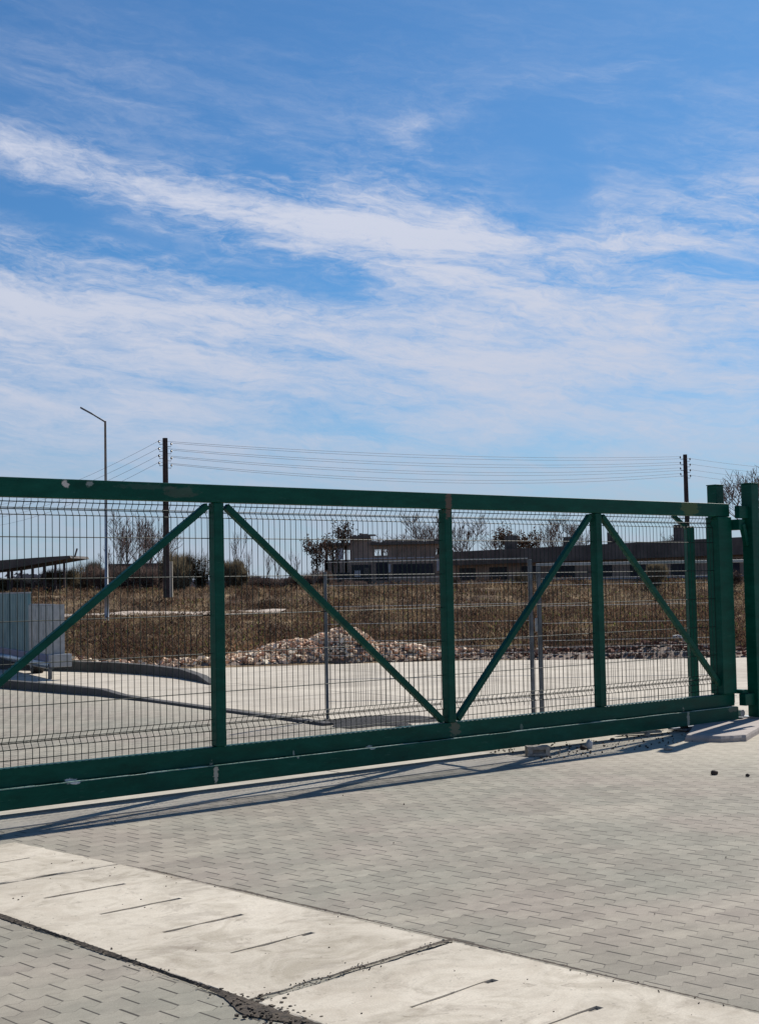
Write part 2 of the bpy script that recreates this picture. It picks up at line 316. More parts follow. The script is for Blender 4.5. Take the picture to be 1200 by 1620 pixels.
# ------------------------------------------------------------------ mesh helpers
class MB:
    def __init__(s): s.v = []; s.f = []
    def add(s, vs, fs):
        o = len(s.v); s.v += [tuple(p) for p in vs]; s.f += [tuple(i + o for i in f) for f in fs]; return s
    def box(s, x0, x1, y0, y1, z0, z1):
        return s.add([(x0, y0, z0), (x1, y0, z0), (x1, y1, z0), (x0, y1, z0), (x0, y0, z1), (x1, y0, z1), (x1, y1, z1), (x0, y1, z1)],
                     [(0, 3, 2, 1), (4, 5, 6, 7), (0, 1, 5, 4), (1, 2, 6, 5), (2, 3, 7, 6), (3, 0, 4, 7)])
    def bar(s, p, q, w, h, up=(0, 0, 1)):
        p = Vector(p); q = Vector(q); d = (q - p).normalized(); u = Vector(up)
        if abs(d.dot(u)) > .99: u = Vector((0, 1, 0))
        a = d.cross(u).normalized() * (w / 2); c = a.cross(d).normalized() * (h / 2)
        vs = [p - a - c, p + a - c, p + a + c, p - a + c, q - a - c, q + a - c, q + a + c, q - a + c]
        return s.add(vs, [(0, 1, 2, 3), (7, 6, 5, 4), (0, 4, 5, 1), (1, 5, 6, 2), (2, 6, 7, 3), (3, 7, 4, 0)])
    def tube(s, pts, rs, n=6, cap=True):
        pts = [Vector(p) for p in pts]
        if not hasattr(rs, '__len__'): rs = [rs] * len(pts)
        rings = []
        for i, p in enumerate(pts):
            d = (pts[min(i + 1, len(pts) - 1)] - pts[max(i - 1, 0)]).normalized()
            u = Vector((0, 0, 1)) if abs(d.z) < .95 else Vector((1, 0, 0))
            a = d.cross(u).normalized(); c = d.cross(a)
            rings.append([p + (a * math.cos(2 * math.pi * k / n) + c * math.sin(2 * math.pi * k / n)) * rs[i] for k in range(n)])
        vs = [v for r in rings for v in r]; fs = []
        for i in range(len(pts) - 1):
            for k in range(n):
                fs.append((i * n + k, i * n + (k + 1) % n, (i + 1) * n + (k + 1) % n, (i + 1) * n + k))
        if cap:
            fs.append(tuple(range(n))); fs.append(tuple(reversed([(len(pts) - 1) * n + k for k in range(n)])))
        return s.add(vs, fs)
    def rock(s, c, r, sq=(1, 1, .7)):
        vs = []; rz = random.uniform(0, 6.28)
        for (x, y, z) in ((-1, -1, -1), (1, -1, -1), (1, 1, -1), (-1, 1, -1), (-1, -1, 1), (1, -1, 1), (1, 1, 1), (-1, 1, 1)):
            j = lambda: random.uniform(.55, 1.0)
            px, py, pz = x * r * sq[0] * j(), y * r * sq[1] * j(), z * r * sq[2] * j()
            ti = s_t; py, pz = py * math.cos(ti) - pz * math.sin(ti), py * math.sin(ti) + pz * math.cos(ti)
            vs.append((c[0] + px * math.cos(rz) - py * math.sin(rz), c[1] + px * math.sin(rz) + py * math.cos(rz), c[2] + pz))
        return s.add(vs, [(0, 3, 2, 1), (4, 5, 6, 7), (0, 1, 5, 4), (1, 2, 6, 5), (2, 3, 7, 6), (3, 0, 4, 7)])
    def build(s, name, mt, parent=None, bevel=0, smooth=False):
        me = bpy.data.meshes.new(name); me.from_pydata(s.v, [], s.f); me.materials.append(mt); me.update()
        if smooth: me.shade_smooth()
        o = bpy.data.objects.new(name, me); C.objects.link(o)
        if parent: o.parent = parent
        if bevel:
            b = o.modifiers.new('bevel', 'BEVEL'); b.width = bevel; b.segments = 2; b.limit_method = 'ANGLE'
        return o
s_t = 0.0
def np_mesh(name, V, F, mt, parent=None):
    """V (n,3), F (m,k) all of one face size"""
    me = bpy.data.meshes.new(name); k = F.shape[1]
    me.vertices.add(len(V)); me.vertices.foreach_set('co', V.astype(np.float32).ravel())
    me.loops.add(F.size); me.loops.foreach_set('vertex_index', F.astype(np.int32).ravel())
    me.polygons.add(len(F)); me.polygons.foreach_set('loop_start', np.arange(0, F.size, k, dtype=np.int32))
    me.update(calc_edges=True); me.materials.append(mt)
    o = bpy.data.objects.new(name, me); C.objects.link(o)
    if parent: o.parent = parent
    return o
def tag(o, label=None, cat=None, group=None, kind=None):
    if label: o['label'] = label
    if cat: o['category'] = cat
    if group: o['group'] = group
    if kind: o['kind'] = kind
    return o
def empty(name, loc=(0, 0, 0), rz=0, label=None, cat=None, group=None):
    o = bpy.data.objects.new(name, None); C.objects.link(o); o.location = loc; o.rotation_euler = (0, 0, rz)
    o.empty_display_size = .3
    return tag(o, label, cat, group)
def copy_tree(o, parent=None):
    c = o.copy(); C.objects.link(c)
    if parent: c.parent = parent
    for ch in list(o.children): copy_tree(ch, c)
    return c
ORG = N * GD
def gw(u, v, z=0): return ORG + U * u + N * v + Vector((0, 0, z))       # gate frame -> world
def in_gate_frame(o, z=0):
    o.location = (ORG.x, ORG.y, z); o.rotation_euler = (0, 0, AZ); return o
def at(px, py, z=0):
    """the world point at height z seen at a picture position (used to lay things out in metres)"""
    m = cam_matrix().to_3x3(); d = m @ Vector(((px - 600), -(py - 810), -FPX)); k = (z - EYE) / d.z
    return Vector((0, 0, EYE)) + d * k
def atY(px, py, Y):
    m = cam_matrix().to_3x3(); d = m @ Vector(((px - 600), -(py - 810), -FPX)); return Vector((0, 0, EYE)) + d * (Y / d.y)

# ------------------------------------------------------------------ terrain
bx = [-60, -20, -9, -7, -5, -4.3, -2.9, 1.2, 6.4, 14, 60]
by = [60, 40, 30.2, 27.9, 26.7, 26.5, 26.7, 27.6, 26.9, 26.4, 24]
def bound(x): return np.interp(x, bx, by)
def terr(x, y):
    s = y - bound(x); t_ = np.clip(s / 2.5, 0, 1); t_ = t_ * t_ * (3 - 2 * t_)
    base = np.interp(y, [20, 28, 45, 60, 77, 86, 110, 3000], [0, .05, .16, .24, .36, 1.22, 1.45, 1.45])
    wv_ = (.10 + .10 * np.clip((y - 32) / 10, 0, 1)) * np.sin(x * .9 + y * .35) * np.sin(y * .5 - x * .2) + .08 * np.sin(x * .31 + 2) * np.sin(y * .8 + .9 * np.sin(x * .5)) + .06 * np.sin(x * 2.3 + 1.7) * np.sin(y * 1.9 + .4)
    far_ = np.clip((y - 30) / 20, 0, 1)
    lip = .055 * np.clip((s + .45) / .35, 0, 1) * (y > 20) * (x > -7.2)
    return -.03 + np.maximum(lip, 0) * (1 - t_) + t_ * (base + .03 + np.maximum(wv_, -.05) * (1 - .5 * far_))
xs = np.unique(np.concatenate([np.linspace(-4000, -60, 14), np.arange(-60, -10, .5), np.arange(-10, 12, .25), np.arange(12, 60.1, .5), np.linspace(60, 4000, 14)]))
ys = np.unique(np.concatenate([np.linspace(-4000, -20, 10), np.arange(-20, 22, 3), np.arange(22, 34, .2), np.arange(34, 120, .5), np.linspace(120, 5000, 24)]))
X, Y = np.meshgrid(xs, ys); Z = terr(X, Y); V = np.stack([X.ravel(), Y.ravel(), Z.ravel()], 1)
nx, ny = len(xs), len(ys); i = np.arange(nx * ny).reshape(ny, nx)
F = np.stack([i[:-1, :-1].ravel(), i[:-1, 1:].ravel(), i[1:, 1:].ravel(), i[1:, :-1].ravel()], 1)
g = np_mesh('ground', V, F, M['ground']); g.data.shade_smooth(); tag(g, 'dry brown open ground beyond the concrete yard', None, None, 'structure')

# paving, yard and strips
def sheet(name, pts, z, mt, label, frame=True):
    import bmesh
    bm = bmesh.new(); bm.faces.new([bm.verts.new((p[0], p[1], 0)) for p in pts]); bm.normal_update()
    if bm.faces[:][0].normal.z < 0: bmesh.ops.reverse_faces(bm, faces=bm.faces[:])
    for ax in (0, 1):
        lo, hi = min(p[ax] for p in pts), max(p[ax] for p in pts); c = math.floor(lo) + 1.37
        while c < hi:
            n_ = (1, 0, 0) if ax == 0 else (0, 1, 0)
            bmesh.ops.bisect_plane(bm, geom=bm.verts[:] + bm.edges[:] + bm.faces[:], plane_co=(c * n_[0], c * n_[1], 0), plane_no=n_); c += 2.0
    me = bpy.data.meshes.new(name); bm.to_mesh(me); bm.free(); me.materials.append(mt)
    o = bpy.data.objects.new(name, me); C.objects.link(o)
    if frame: in_gate_frame(o, z)
    else: o.location.z = z
    return tag(o, label, None, None, 'structure')
KU = 9.45
sheet('block_paving', [(-25, -14), (30, -14), (30, 3), (KU, 3), (KU, 14), (-25, 14)], 0, M['paving'], 'grey wavy paving blocks in front of and behind the gate')
def to_gate(p): q = Vector((p[0], p[1], 0)) - ORG; return (q.dot(U), q.dot(N))
yard_pts = [(KU, .45), (30, .45)] + [to_gate(p) for p in [(40, 22), (14, 26.0), (6.4, 26.9), (1.2, 27.6), (-2.9, 26.7), (-4.3, 26.5), (-5, 26.7), (-7, 27.9), (-9, 30.2)]] + [(KU, 19.6)]
sheet('concrete_yard', yard_pts, .004, M['yard'], 'pale cast concrete yard beyond the gate')
for (u0, u1) in ((-6, -.02), (0, 6.735), (6.75, 8.45)):
    mb = MB().box(u0, u1, -.47, .36, -.1, .010)
    tag(in_gate_frame(mb.build('concrete_strip', M['strip'], bevel=.004)), 'smooth concrete track strip set in the paving below the gate', None, None, 'structure')

# kerbs
def kerb(pts, hs, width, label):
    mb = MB(); n = len(pts); vs = []
    for k in range(n):
        p = Vector((*pts[k], 0)); d = (Vector((*pts[min(k + 1, n - 1)], 0)) - Vector((*pts[max(k - 1, 0)], 0))).normalized()
        s_ = Vector((-d.y, d.x, 0)) * (width / 2); h = hs[k]
        vs += [p - s_ + Vector((0, 0, -.05)), p - s_ + Vector((0, 0, h)), p + s_ + Vector((0, 0, h)), p + s_ + Vector((0, 0, -.05))]
    fs = []
    for k in range(n - 1):
        a = k * 4
        for j in range(3): fs.append((a + j, a + j + 1, a + j + 5, a + j + 4))
    fs += [(0, 3, 2, 1), (4 * n - 4, 4 * n - 3, 4 * n - 2, 4 * n - 1)]
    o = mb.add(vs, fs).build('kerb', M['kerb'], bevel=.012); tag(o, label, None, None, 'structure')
def kp(l): return [tuple(at(a, b).xy) for a, b in l]
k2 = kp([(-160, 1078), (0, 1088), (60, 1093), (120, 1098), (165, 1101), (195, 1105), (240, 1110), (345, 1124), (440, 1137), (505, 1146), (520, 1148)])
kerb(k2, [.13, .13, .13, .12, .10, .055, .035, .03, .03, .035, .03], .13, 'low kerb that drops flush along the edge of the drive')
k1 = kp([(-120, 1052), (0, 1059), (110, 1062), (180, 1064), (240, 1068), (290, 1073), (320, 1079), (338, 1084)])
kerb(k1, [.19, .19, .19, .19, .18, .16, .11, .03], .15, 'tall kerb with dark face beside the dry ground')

# path far away
mb = MB(); px_ = np.linspace(-34, -5, 40); vs = []
for q in px_:
    for yy in (66, 73.5): vs.append((q, yy + .6 * math.sin(q * .3), float(terr(q, yy)) + .05))
mb.add(vs, [(2 * k, 2 * k + 2, 2 * k + 3, 2 * k + 1) for k in range(39)])
tag(mb.build('path', M['path']), 'pale sandy track crossing the dry field', None, None, 'structure')

# cast slabs with slots in the foreground
def slab(pts, slots, label, seed):
    """pts: 4 corners (u,v) near-left.. clockwise; built as a raised slab; the slots are real recesses"""
    rnd = random.Random(seed)
    P = [Vector((*p, 0)) for p in pts]
    # local bilinear frame: s along the width (0..1), t along the length (0..1)
    def bl(s_, t_): return (P[0] * (1 - s_) + P[1] * s_) * (1 - t_) + (P[3] * (1 - s_) + P[2] * s_) * t_
    ss = sorted(set([0, .012, .5, .988, 1] + [k for sl__ in slots for k in (sl__[0], sl__[1])] + [q / 40 for q in range(1, 40)]))
    tt = sorted(set([0, .006, .994, 1] + [k for sl__ in slots for k in (sl__[2] - sl__[4], sl__[2] + sl__[4])] + [q / 80 for q in range(1, 80)]))
    # drop lines that fall too near a slot edge
    keep = set([k for sl__ in slots for k in (sl__[0], sl__[1])]); ss = [a for a in ss if a in keep or all(abs(a - b) > .008 for b in keep)]
    keep2 = set([k for sl__ in slots for k in (sl__[2] - sl__[4], sl__[2] + sl__[4])]); tt = [a for a in tt if a in keep2 or all(abs(a - b) > .003 for b in keep2)]
    def edge(c, s_, t_):
        q = bl(s_, t_); n = mnoise.noise(Vector((q.x * 6, q.y * 6, seed))) * .020 + mnoise.noise(Vector((q.x * 25, q.y * 25, seed))) * .010
        return q, n
    top = .010; vs = []; idx = {}
    for a, s_ in enumerate(ss):
        for b, t_ in enumerate(tt):
            q, n = edge(None, s_, t_)
            if s_ in (0, 1): q = q + U2 * (n * (1 if s_ == 0 else -1))
            if t_ in (0, 1): q = q + V2 * (n * (1 if t_ == 1 else -1))
            if any(s0 - .001 <= s_ <= s1 + .001 and abs(abs(t_ - t0) - hw) < 1e-4 for (s0, s1, t0, sk, hw) in slots): q = q + V2 * (.0028 * mnoise.noise(Vector((q.x * 8, 3, seed))))
            z_ = top - (.004 if (s_ in (0, 1) or t_ in (0, 1)) else 0) + .0015 * mnoise.noise(Vector((q.x * 3, q.y * 3, 1)))
            idx[(a, b)] = len(vs); vs.append((q.x, q.y, z_))
    fs = []
    def inslot(sc, tc):
        for (s0, s1, t0, sk, hw) in slots:
            if s0 < sc < s1 and abs(tc - t0) < hw: return True
        return False
    low = {}
    def floor_v(a, b):
        if (a, b) not in low:
            sc = ss[a]; dz = .006 + .004 * mnoise.noise(Vector((sc * 9, tt[b] * 7, seed * 3))) + (.022 if min(abs(sc - g_[1]) for g_ in slots) < .035 else 0)
            q = vs[idx[(a, b)]]; low[(a, b)] = len(vs); vs.append((q[0], q[1], q[2] - dz))
        return low[(a, b)]
    cell = lambda a, b: 0 <= a < len(ss) - 1 and 0 <= b < len(tt) - 1 and inslot((ss[a] + ss[a + 1]) / 2, (tt[b] + tt[b + 1]) / 2)
    for a in range(len(ss) - 1):
        for b in range(len(tt) - 1):
            ab = [(a, b), (a + 1, b), (a + 1, b + 1), (a, b + 1)]; nb4 = [(a, b - 1), (a + 1, b), (a, b + 1), (a - 1, b)]
            c4 = [idx[q] for q in ab]
            if cell(a, b):
                lo = [floor_v(*q) for q in ab]; fs.append(tuple(reversed(lo)))
                for k in range(4):
                    if not cell(*nb4[k]): fs.append((c4[k], c4[(k + 1) % 4], lo[(k + 1) % 4], lo[k]))
            else: fs.append(tuple(reversed(c4)))
    border = [idx[(a, 0)] for a in range(len(ss))] + [idx[(len(ss) - 1, b)] for b in range(1, len(tt))] + [idx[(a, len(tt) - 1)] for a in range(len(ss) - 2, -1, -1)] + [idx[(0, b)] for b in range(len(tt) - 2, 0, -1)]
    lo = []
    for q in border: lo.append(len(vs)); vs.append((vs[q][0], vs[q][1], -.12))
    nb = len(border)
    for k in range(nb): fs.append((border[k], lo[k], lo[(k + 1) % nb], border[(k + 1) % nb]))
    mb = MB(); mb.add(vs, fs); o = mb.build('paving_slab', M['slab']); in_gate_frame(o)
    o.data.validate()
    return tag(o, label, 'slab')
U2 = Vector((1, 0, 0)); V2 = Vector((0, -1, 0))
# slab corners in gate frame (u, v): [left-far, right-far, right-near, left-near]
slab([(2.57, -1.06), (3.52, -.98), (3.655, -1.995), (2.64, -2.03)], [(.32, .78, .50, 0, .008)], 'short pale concrete slab partly under the shadow of the gate rail', 3)
slab([(2.64, -2.055), (3.66, -2.02), (3.885, -4.44), (2.79, -4.575)],
     [(.30, .74, .19, 0, .0056), (.31, .735, .39, 0, .0056), (.32, .73, .59, 0, .0056), (.315, .73, .79, 0, .0060)], 'long pale concrete slab crossed by four short slots', 5)
slab([(2.80, -4.625), (3.90, -4.485), (4.10, -6.95), (2.95, -7.0)],
     [(.31, .72, .20, 0, .0068), (.31, .72, .40, 0, .0068), (.31, .72, .6, 0, .0068), (.31, .72, .8, 0, .005)], 'nearest pale concrete slab, cut by the bottom of the picture', 9)
# soil packed round the slabs (thin, irregular)
mb = MB()
def soil_band(path, wl, wr_, z_in, z_out, n, seed, swell=None):
    """ragged thin band of soil along path(t) with half widths wl / wr_"""
    vs = []
    for k in range(n + 1):
        q, nrm = path(k / n); nz = lambda f, o: mnoise.noise(Vector((q.x * f, q.y * f, seed + o)))
        g_ = max(.12, 1 + 1.5 * nz(2.3, 0)) ; e1 = .006 * nz(40, 1) + .004 * nz(90, 2); e2 = .006 * nz(40, 3) + .004 * nz(90, 4)
        sw = swell(q) if swell else 0
        vs += [q - nrm * (wl * g_ + e1 + sw), q + nrm * (wr_ * g_ + e2)]
        vs[-2].z = z_out; vs[-1].z = z_in
    mb.add(vs, [(2 * k, 2 * k + 1, 2 * k + 3, 2 * k + 2) for k in range(n)])
def edge_l(t_): v_ = -1.1 - 5.9 * t_; return Vector((np.interp(v_, [-7, -4.575, -2.03, -1.0], [2.95, 2.787, 2.637, 2.57]), v_, 0)), Vector((1, 0, 0))
def edge_r(t_): v_ = -2.2 - 4.8 * t_; return Vector((np.interp(v_, [-7, -4.44, -2.02], [4.105, 3.888, 3.662]), v_, 0)), Vector((1, 0, 0))
def joint2(t_): return Vector((2.77 + 1.14 * t_, -4.600 + .137 * t_ + .004 * math.sin(t_ * 17), 0)), Vector((0, 1, 0))
soil_band(edge_l, .009, .005, .0135, .0045, 1100, 2, lambda q: .075 * math.exp(-((q.y + 4.70) / .16) ** 2) + .03 * math.exp(-((q.y + 5.2) / .4) ** 2))
soil_band(edge_r, .003, .012, .0135, .0130, 900, 7)
soil_band(joint2, .009, .008, .0125, .0125, 500, 12)
M['soil'] = simple('packed_soil', (.105, .080, .056), (.035, .027, .02), 45, .95, bump=.6, bscale=60)
tag(in_gate_frame(mb.build('soil', M['soil'])), 'dark soil packed in the joints round the slabs', None, None, 'stuff')

# ------------------------------------------------------------------ the sliding gate
gate = empty('sliding_gate', ORG, AZ, 'long green steel sliding gate with mesh infill and diagonal braces, closed across the paving', 'gate')
P_ = M['paint']
MB().box(-.4, 11.85, -.045, .035, 2.16, 2.295).build('top_rail', P_, gate, .006)
MB().box(-.4, 11.86, -.025, .055, .195, .325).build('bottom_beam', P_, gate, .006)
MB().box(-.4, 11.84, -.085, .055, .055, .192).build('guide_rail', P_, gate, .006)
mb = MB()
uu = -.39
while uu < 11.7:
    L_ = random.uniform(.1, .5); hh = random.choice([.0015, .003, .004, .0045, .006]); mb.box(uu, min(uu + L_ - .004, 11.79), -.0835, -.0835 + .02 + hh * 3, .1925, .1925 + hh); uu += L_
mb.build('ledge_highlight', M['ledgelight'], gate)  # thin pale strip added along the ledge as its sunlit line
posts = [0.55, 3.02, 5.585, 7.915, 9.835]
for u in posts: MB().box(u - .042, u + .042, -.038, .047, .3265, 2.1585).build('post', P_, gate, .006)
def brace(u0, z0, u1, z1):
    MB().bar((u0, 0.004, z0), (u1, 0.004, z1), .05, .05, up=(0, 1, 0)).build('brace', P_, gate, .004)
brace(.63, 2.13, 2.94, .345); brace(3.10, .345, 5.50, 2.135); brace(5.67, 2.135, 7.83, .345); brace(8.0, .345, 9.75, 2.135); brace(9.92, 2.135, 11.655, .42)
MB().box(11.635, 11.86, -.06, .10, .328, 2.157).build('end_post', P_, gate, .006)
HW = [2.135, 2.095, 2.085, 2.045, 1.89, 1.60, 1.31, 1.02, .73, .525, .49, .48, .44, .37]
def mesh_panel(u0, u1, hz, zt, zb, folds, y0=.0, name='mesh_panel', wr=.0030, parent=None, mt=None, pitch=.052, amp=.032, hm=None):
    def off(z_):
        for f in folds:
            if abs(z_ - f) < .048: return amp * (1 - abs(z_ - f) / .048)
        return 0
    zs = sorted(set([zb, zt] + [f + k for f in folds for k in (-.048, 0, .048)]))
    zs = [z_ for z_ in zs if zb <= z_ <= zt]; mb = MB(); n = int((u1 - u0) / pitch); st_ = (u1 - u0) / n
    for k in range(n):
        u = u0 + (k + .5) * st_ + random.uniform(-.0015, .0015)
        mb.tube([(u, y0 + off(z_), z_) for z_ in zs], wr, 4, False)
    mh = MB() if hm else mb
    for h_ in hz: mh.tube([(u0, y0 + off(h_) + wr * 1.9, h_), (u1, y0 + off(h_) + wr * 1.9, h_)], wr * 1.15, 4, False)
    o = mb.build(name, mt or M['wire'], parent)
    if hm: o.data.materials.append(hm); n0 = len(o.data.polygons); o2 = mh.build('cross_wires', hm, o if parent else None)
    return o
edges = [(-.38, .505), (.595, 2.975), (3.065, 5.54), (5.63, 7.87), (7.96, 9.79), (9.88, 11.658)]
for (a, b) in edges:
    mesh_panel(a, b, HW, 2.158, .328, (2.09, .485), .015, parent=gate)

# catch posts at the right end
cp = empty('catch_post', ORG, AZ, 'green steel catch post standing close behind the right end of the gate, lower part hidden', 'post', 'green posts that catch the gate')
MB().box(11.86, 11.99, .125, .245, 0, 2.50).build('shaft', P_, cp, .006)
MB().box(11.855, 11.995, .120, .250, 2.501, 2.512).build('cap', P_, cp, .003)
cp2 = empty('catch_post', ORG, AZ, 'tall green steel post on the concrete pad at the right edge of the picture', 'post', 'green posts that catch the gate')
MB().box(12.02, 12.15, -.20, -.07, .075, 2.50).build('shaft', P_, cp2, .006)
MB().box(12.015, 12.155, -.205, -.065, 2.501, 2.512).build('cap', P_, cp2, .003)
MB().box(12.02, 12.32, -.30, .02, .062, .074).build('base_plate', M['zinc'], cp2, .003)
mb = MB()
mb.box(11.86, 12.018, -.16, -.10, 2.14, 2.27); mb.box(11.875, 11.975, -.14, .11, 2.02, 2.13); mb.bar((12.01, -.13, 1.86), (11.94, -.13, 2.08), .05, .05, up=(0, 1, 0))
mb.build('top_catcher', P_, cp2, .004)
mb = MB(); mb.box(11.86, 12.018, -.16, -.08, .20, .32); mb.box(11.875, 11.96, -.12, .1, .32, .36)
mb.build('lower_catcher', P_, cp2, .004)
for z_ in (2.12, 1.86):
    MB().bar((12.152, -.135, z_), (12.75, -.135, z_ - .42), .05, .05, up=(0, 1, 0)).build('side_brace', P_, cp2, .004)
# concrete pad
pc = [at(1084, 1173), at(1140, 1175), at(1180, 1173), at(1191, 1166), at(1216, 1152), at(1210, 1143), at(1150, 1141), at(1104, 1146)]
mb = MB(); vs = []; cx_ = sum((p_ for p_ in pc), Vector()) / len(pc); n = 48
for zz_, k_ in ((-.05, 1.02), (.034, 1.0), (.056, .975), (.0605, .94)):
    for k in range(n):
        f_ = k / n * len(pc); i0 = int(f_); p_ = pc[i0].lerp(pc[(i0 + 1) % len(pc)], f_ - i0); q_ = cx_ + (p_ - cx_) * k_ * (1 + .03 * mnoise.noise(Vector((k * .5, 3, 0))))
        vs.append((q_.x, q_.y, zz_))
fs = [(r * n + k, r * n + (k + 1) % n, (r + 1) * n + (k + 1) % n, (r + 1) * n + k) for r in range(3) for k in range(n)] + [tuple(range(3 * n, 4 * n))]
tag(mb.add(vs, fs).build('concrete_pad', M['pad']), 'low rounded concrete pad under the tall right-hand post', 'pad')
# roller carriage under the beam
rc = empty('roller_carriage', gw(11.25, .0, 0), AZ, 'small steel roller carriage under the right end of the gate beam', 'roller')
MB().box(-.30, .30, -.12, .12, .012, .028).build('base_plate', M['zincdark'], rc, .002)
for k in (-.2, .2):
    MB().tube([(k, -.045, .035), (k, .03, .035)], .018, 12).build('wheel', M['rubber'], rc)
t_ = empty('end_roller', gw(11.93, -.03, 0), AZ, 'pale end roller in its bracket between the two posts, just above the pad', 'roller')
MB().box(-.05, .06, -.03, .05, .062, .07).add([], []).build('bracket', M['zincdark'], t_, .002)
MB().tube([(.0, -.04, .115), (.0, .03, .115)], .036, 16).build('wheel', M['stone'], t_)

# small things by the gate
s_t = 0
def block(px, py, sx, sy, sz, rz, mt, name, label, cat):
    p = at(px, py); o = MB().box(-sx / 2, sx / 2, -sy / 2, sy / 2, 0, sz).build(name, mt, None, .004)
    o.location = (p.x, p.y, .012); o.rotation_euler = (0, 0, rz); return tag(o, label, cat)
bk = empty('paving_block', (at(850, 1196).x, at(850, 1196).y, .002), .12, 'loose grey paving block with a hollow in its front, lying by the gate shadow', 'paving block')
mb = MB(); mb.box(-.10, .10, -.02, .055, 0, .085); mb.box(-.10, -.055, -.055, -.02, 0, .085); mb.box(.06, .10, -.055, -.02, 0, .085); mb.box(-.055, .06, -.055, -.02, .055, .085); mb.box(-.055, .06, -.055, -.02, 0, .022)
mb.build('body', M['brick'], bk, .003)
def stone(px, py, r, mt, name, label, cat, sq=(1, 1, .75), n=1):
    p = at(px, py); mb = MB(); rr = random.Random(int(px))
    vs = []; fs = []
    mesh = bpy.data.meshes.new(name); import bmesh
    bm = bmesh.new(); bmesh.ops.create_icosphere(bm, subdivisions=2, radius=1)
    for v in bm.verts:
        k = 1 + .35 * mnoise.noise(v.co * 1.3 + Vector((px, py, 0)))
        v.co = Vector((v.co.x * r * sq[0] * k, v.co.y * r * sq[1] * k, max(v.co.z, -.6) * r * sq[2] * k))
    bm.to_mesh(mesh); bm.free(); mesh.materials.append(mt)
    o = bpy.data.objects.new(name, mesh); C.objects.link(o); o.location = (p.x, p.y, r * sq[2] * .5 + .004)
    return tag(o, label, cat)
stone(932, 1184, .045, M['stone'], 'stone', 'whitish stone lying below the middle of the beam, right of the loose block', 'stone', (.7, .8, 1.1))
stone(922, 1186, .032, M['darkstone'], 'clod', 'small dark clod touching the whitish stone below the beam', 'clod')
stone(1057, 1187, .028, M['brick'], 'stone', 'small flat grey stone on the paving between the beam and the two dark clods', 'stone', (1.4, 1, .5))
stone(1129, 1226, .024, M['darkstone'], 'clod', 'larger of the two dark clods on the sunlit paving near the right edge', 'clod', (1.2, 1, .9))
stone(1182, 1229, .017, M['darkstone'], 'clod', 'smaller dark clod on the sunlit paving nearest the right edge', 'clod')
stone(884, 1192, .016, M['brick'], 'pebble', 'pebble just right of the loose paving block', 'pebble')
stone(900, 1190, .014, M['stone'], 'pebble', 'pale pebble midway between the loose block and the whitish stone', 'pebble')
stone(1023, 1165, .028, M['brick'], 'stone', 'grey stone in the shadow behind the pale board', 'stone')
stone(968, 1172, .022, M['darkstone'], 'clod', 'dark clod in the shadow left of the pale board', 'clod')
p = at(1010, 1163); o = MB().box(-.24, .24, -.035, .035, 0, .022).build('board', M['board'], None, .003); o.location = (p.x, p.y, .012); o.rotation_euler = (0, 0, .35)
tag(o, 'short pale board lying in the shadow under the right part of the beam', 'board')
# scattered crumbs of soil
mb = MB(); rr = random.Random(4)
for k in range(300):
    q, nr_ = rr.choice([edge_l, edge_r, joint2, joint2, edge_l])(rr.random()); q = q + nr_ * rr.gauss(-.005, .022) + Vector((rr.gauss(0, .006), 0, 0)); s_t = rr.uniform(0, 1); mb.rock((q.x, q.y, .012), rr.uniform(.0010, .0038))
for k in range(110):
    q = Vector((2.78 + rr.gauss(0, .05), -4.72 + rr.gauss(0, .14), .009)); mb.rock(q, rr.uniform(.003, .009))
for k in range(60):
    mb.rock((rr.uniform(2.7, 3.85), rr.uniform(-6, -1.5), .011), rr.uniform(.001, .004))
for k in range(260):
    u_, v_ = rr.uniform(1, 13), rr.uniform(-7, .3)
    if rr.random() < .85: u_, v_ = rr.uniform(8.3, 11.8), rr.uniform(-.7, .2)
    s_t = rr.uniform(0, 1); mb.rock((u_, v_, .007), rr.uniform(.003, .009) * (1.2 if u_ > 8.3 else .6))
tag(in_gate_frame(mb.build('soil_crumbs', M['soil'])), 'crumbs of soil scattered over the paving', None, None, 'stuff')

# ------------------------------------------------------------------ second fence behind (parallel to the picture's width)
FY = 15.75
fence = empty('mesh_fence', (0, FY, 0), 0, 'green welded mesh fence with thin steel posts, seen through the gate', 'fence')
FX = [-.64, 1.70]
MB().box(-.655, -.62, -.018, .018, 0, 1.68).build('post', M['zincdark'], fence, .003)
MB().box(1.69, 1.735, -.022, .022, 0, 1.78).build('post', M['zincdark'], fence, .003)
HF = [1.79, 1.60, 1.52, 1.28, 1.08, .88, .80, .72, .45, .2]
mesh_panel(-.62, 1.69, HF, 1.80, .12, (1.56, .80), 0, parent=fence, pitch=.052, wr=.0024, amp=.03, hm=M['sunlitwire'])
MB().box(-.36, 1.69, -.02, -.012, 1.79, 1.80).build('top_wire', M['zinc'], fence)
wk = empty('wicket_gate', (1.80, FY + .12, 0), .045, 'wicket panel in a thin steel frame right of the fence, under a pale top rail', 'gate')
MB().box(0, .045, -.022, .022, .02, 1.70).build('frame_post', M['zincdark'], wk, .003)
MB().box(.0, 5.2, -.02, .02, 1.703, 1.735).build('top_rail', M['zinc'], wk, .003)
mesh_panel(.05, 2.3, [z_ - .04 for z_ in HF[1:]], 1.68, .08, (1.52, .76), 0, parent=wk, pitch=.052, wr=.0024, amp=.03, hm=M['sunlitwire'])
mesh_panel(2.45, 5.1, [z_ - .04 for z_ in HF[1:]], 1.68, .08, (1.52, .76), 0, parent=wk, pitch=.052, wr=.0024, amp=.03, hm=M['sunlitwire'])
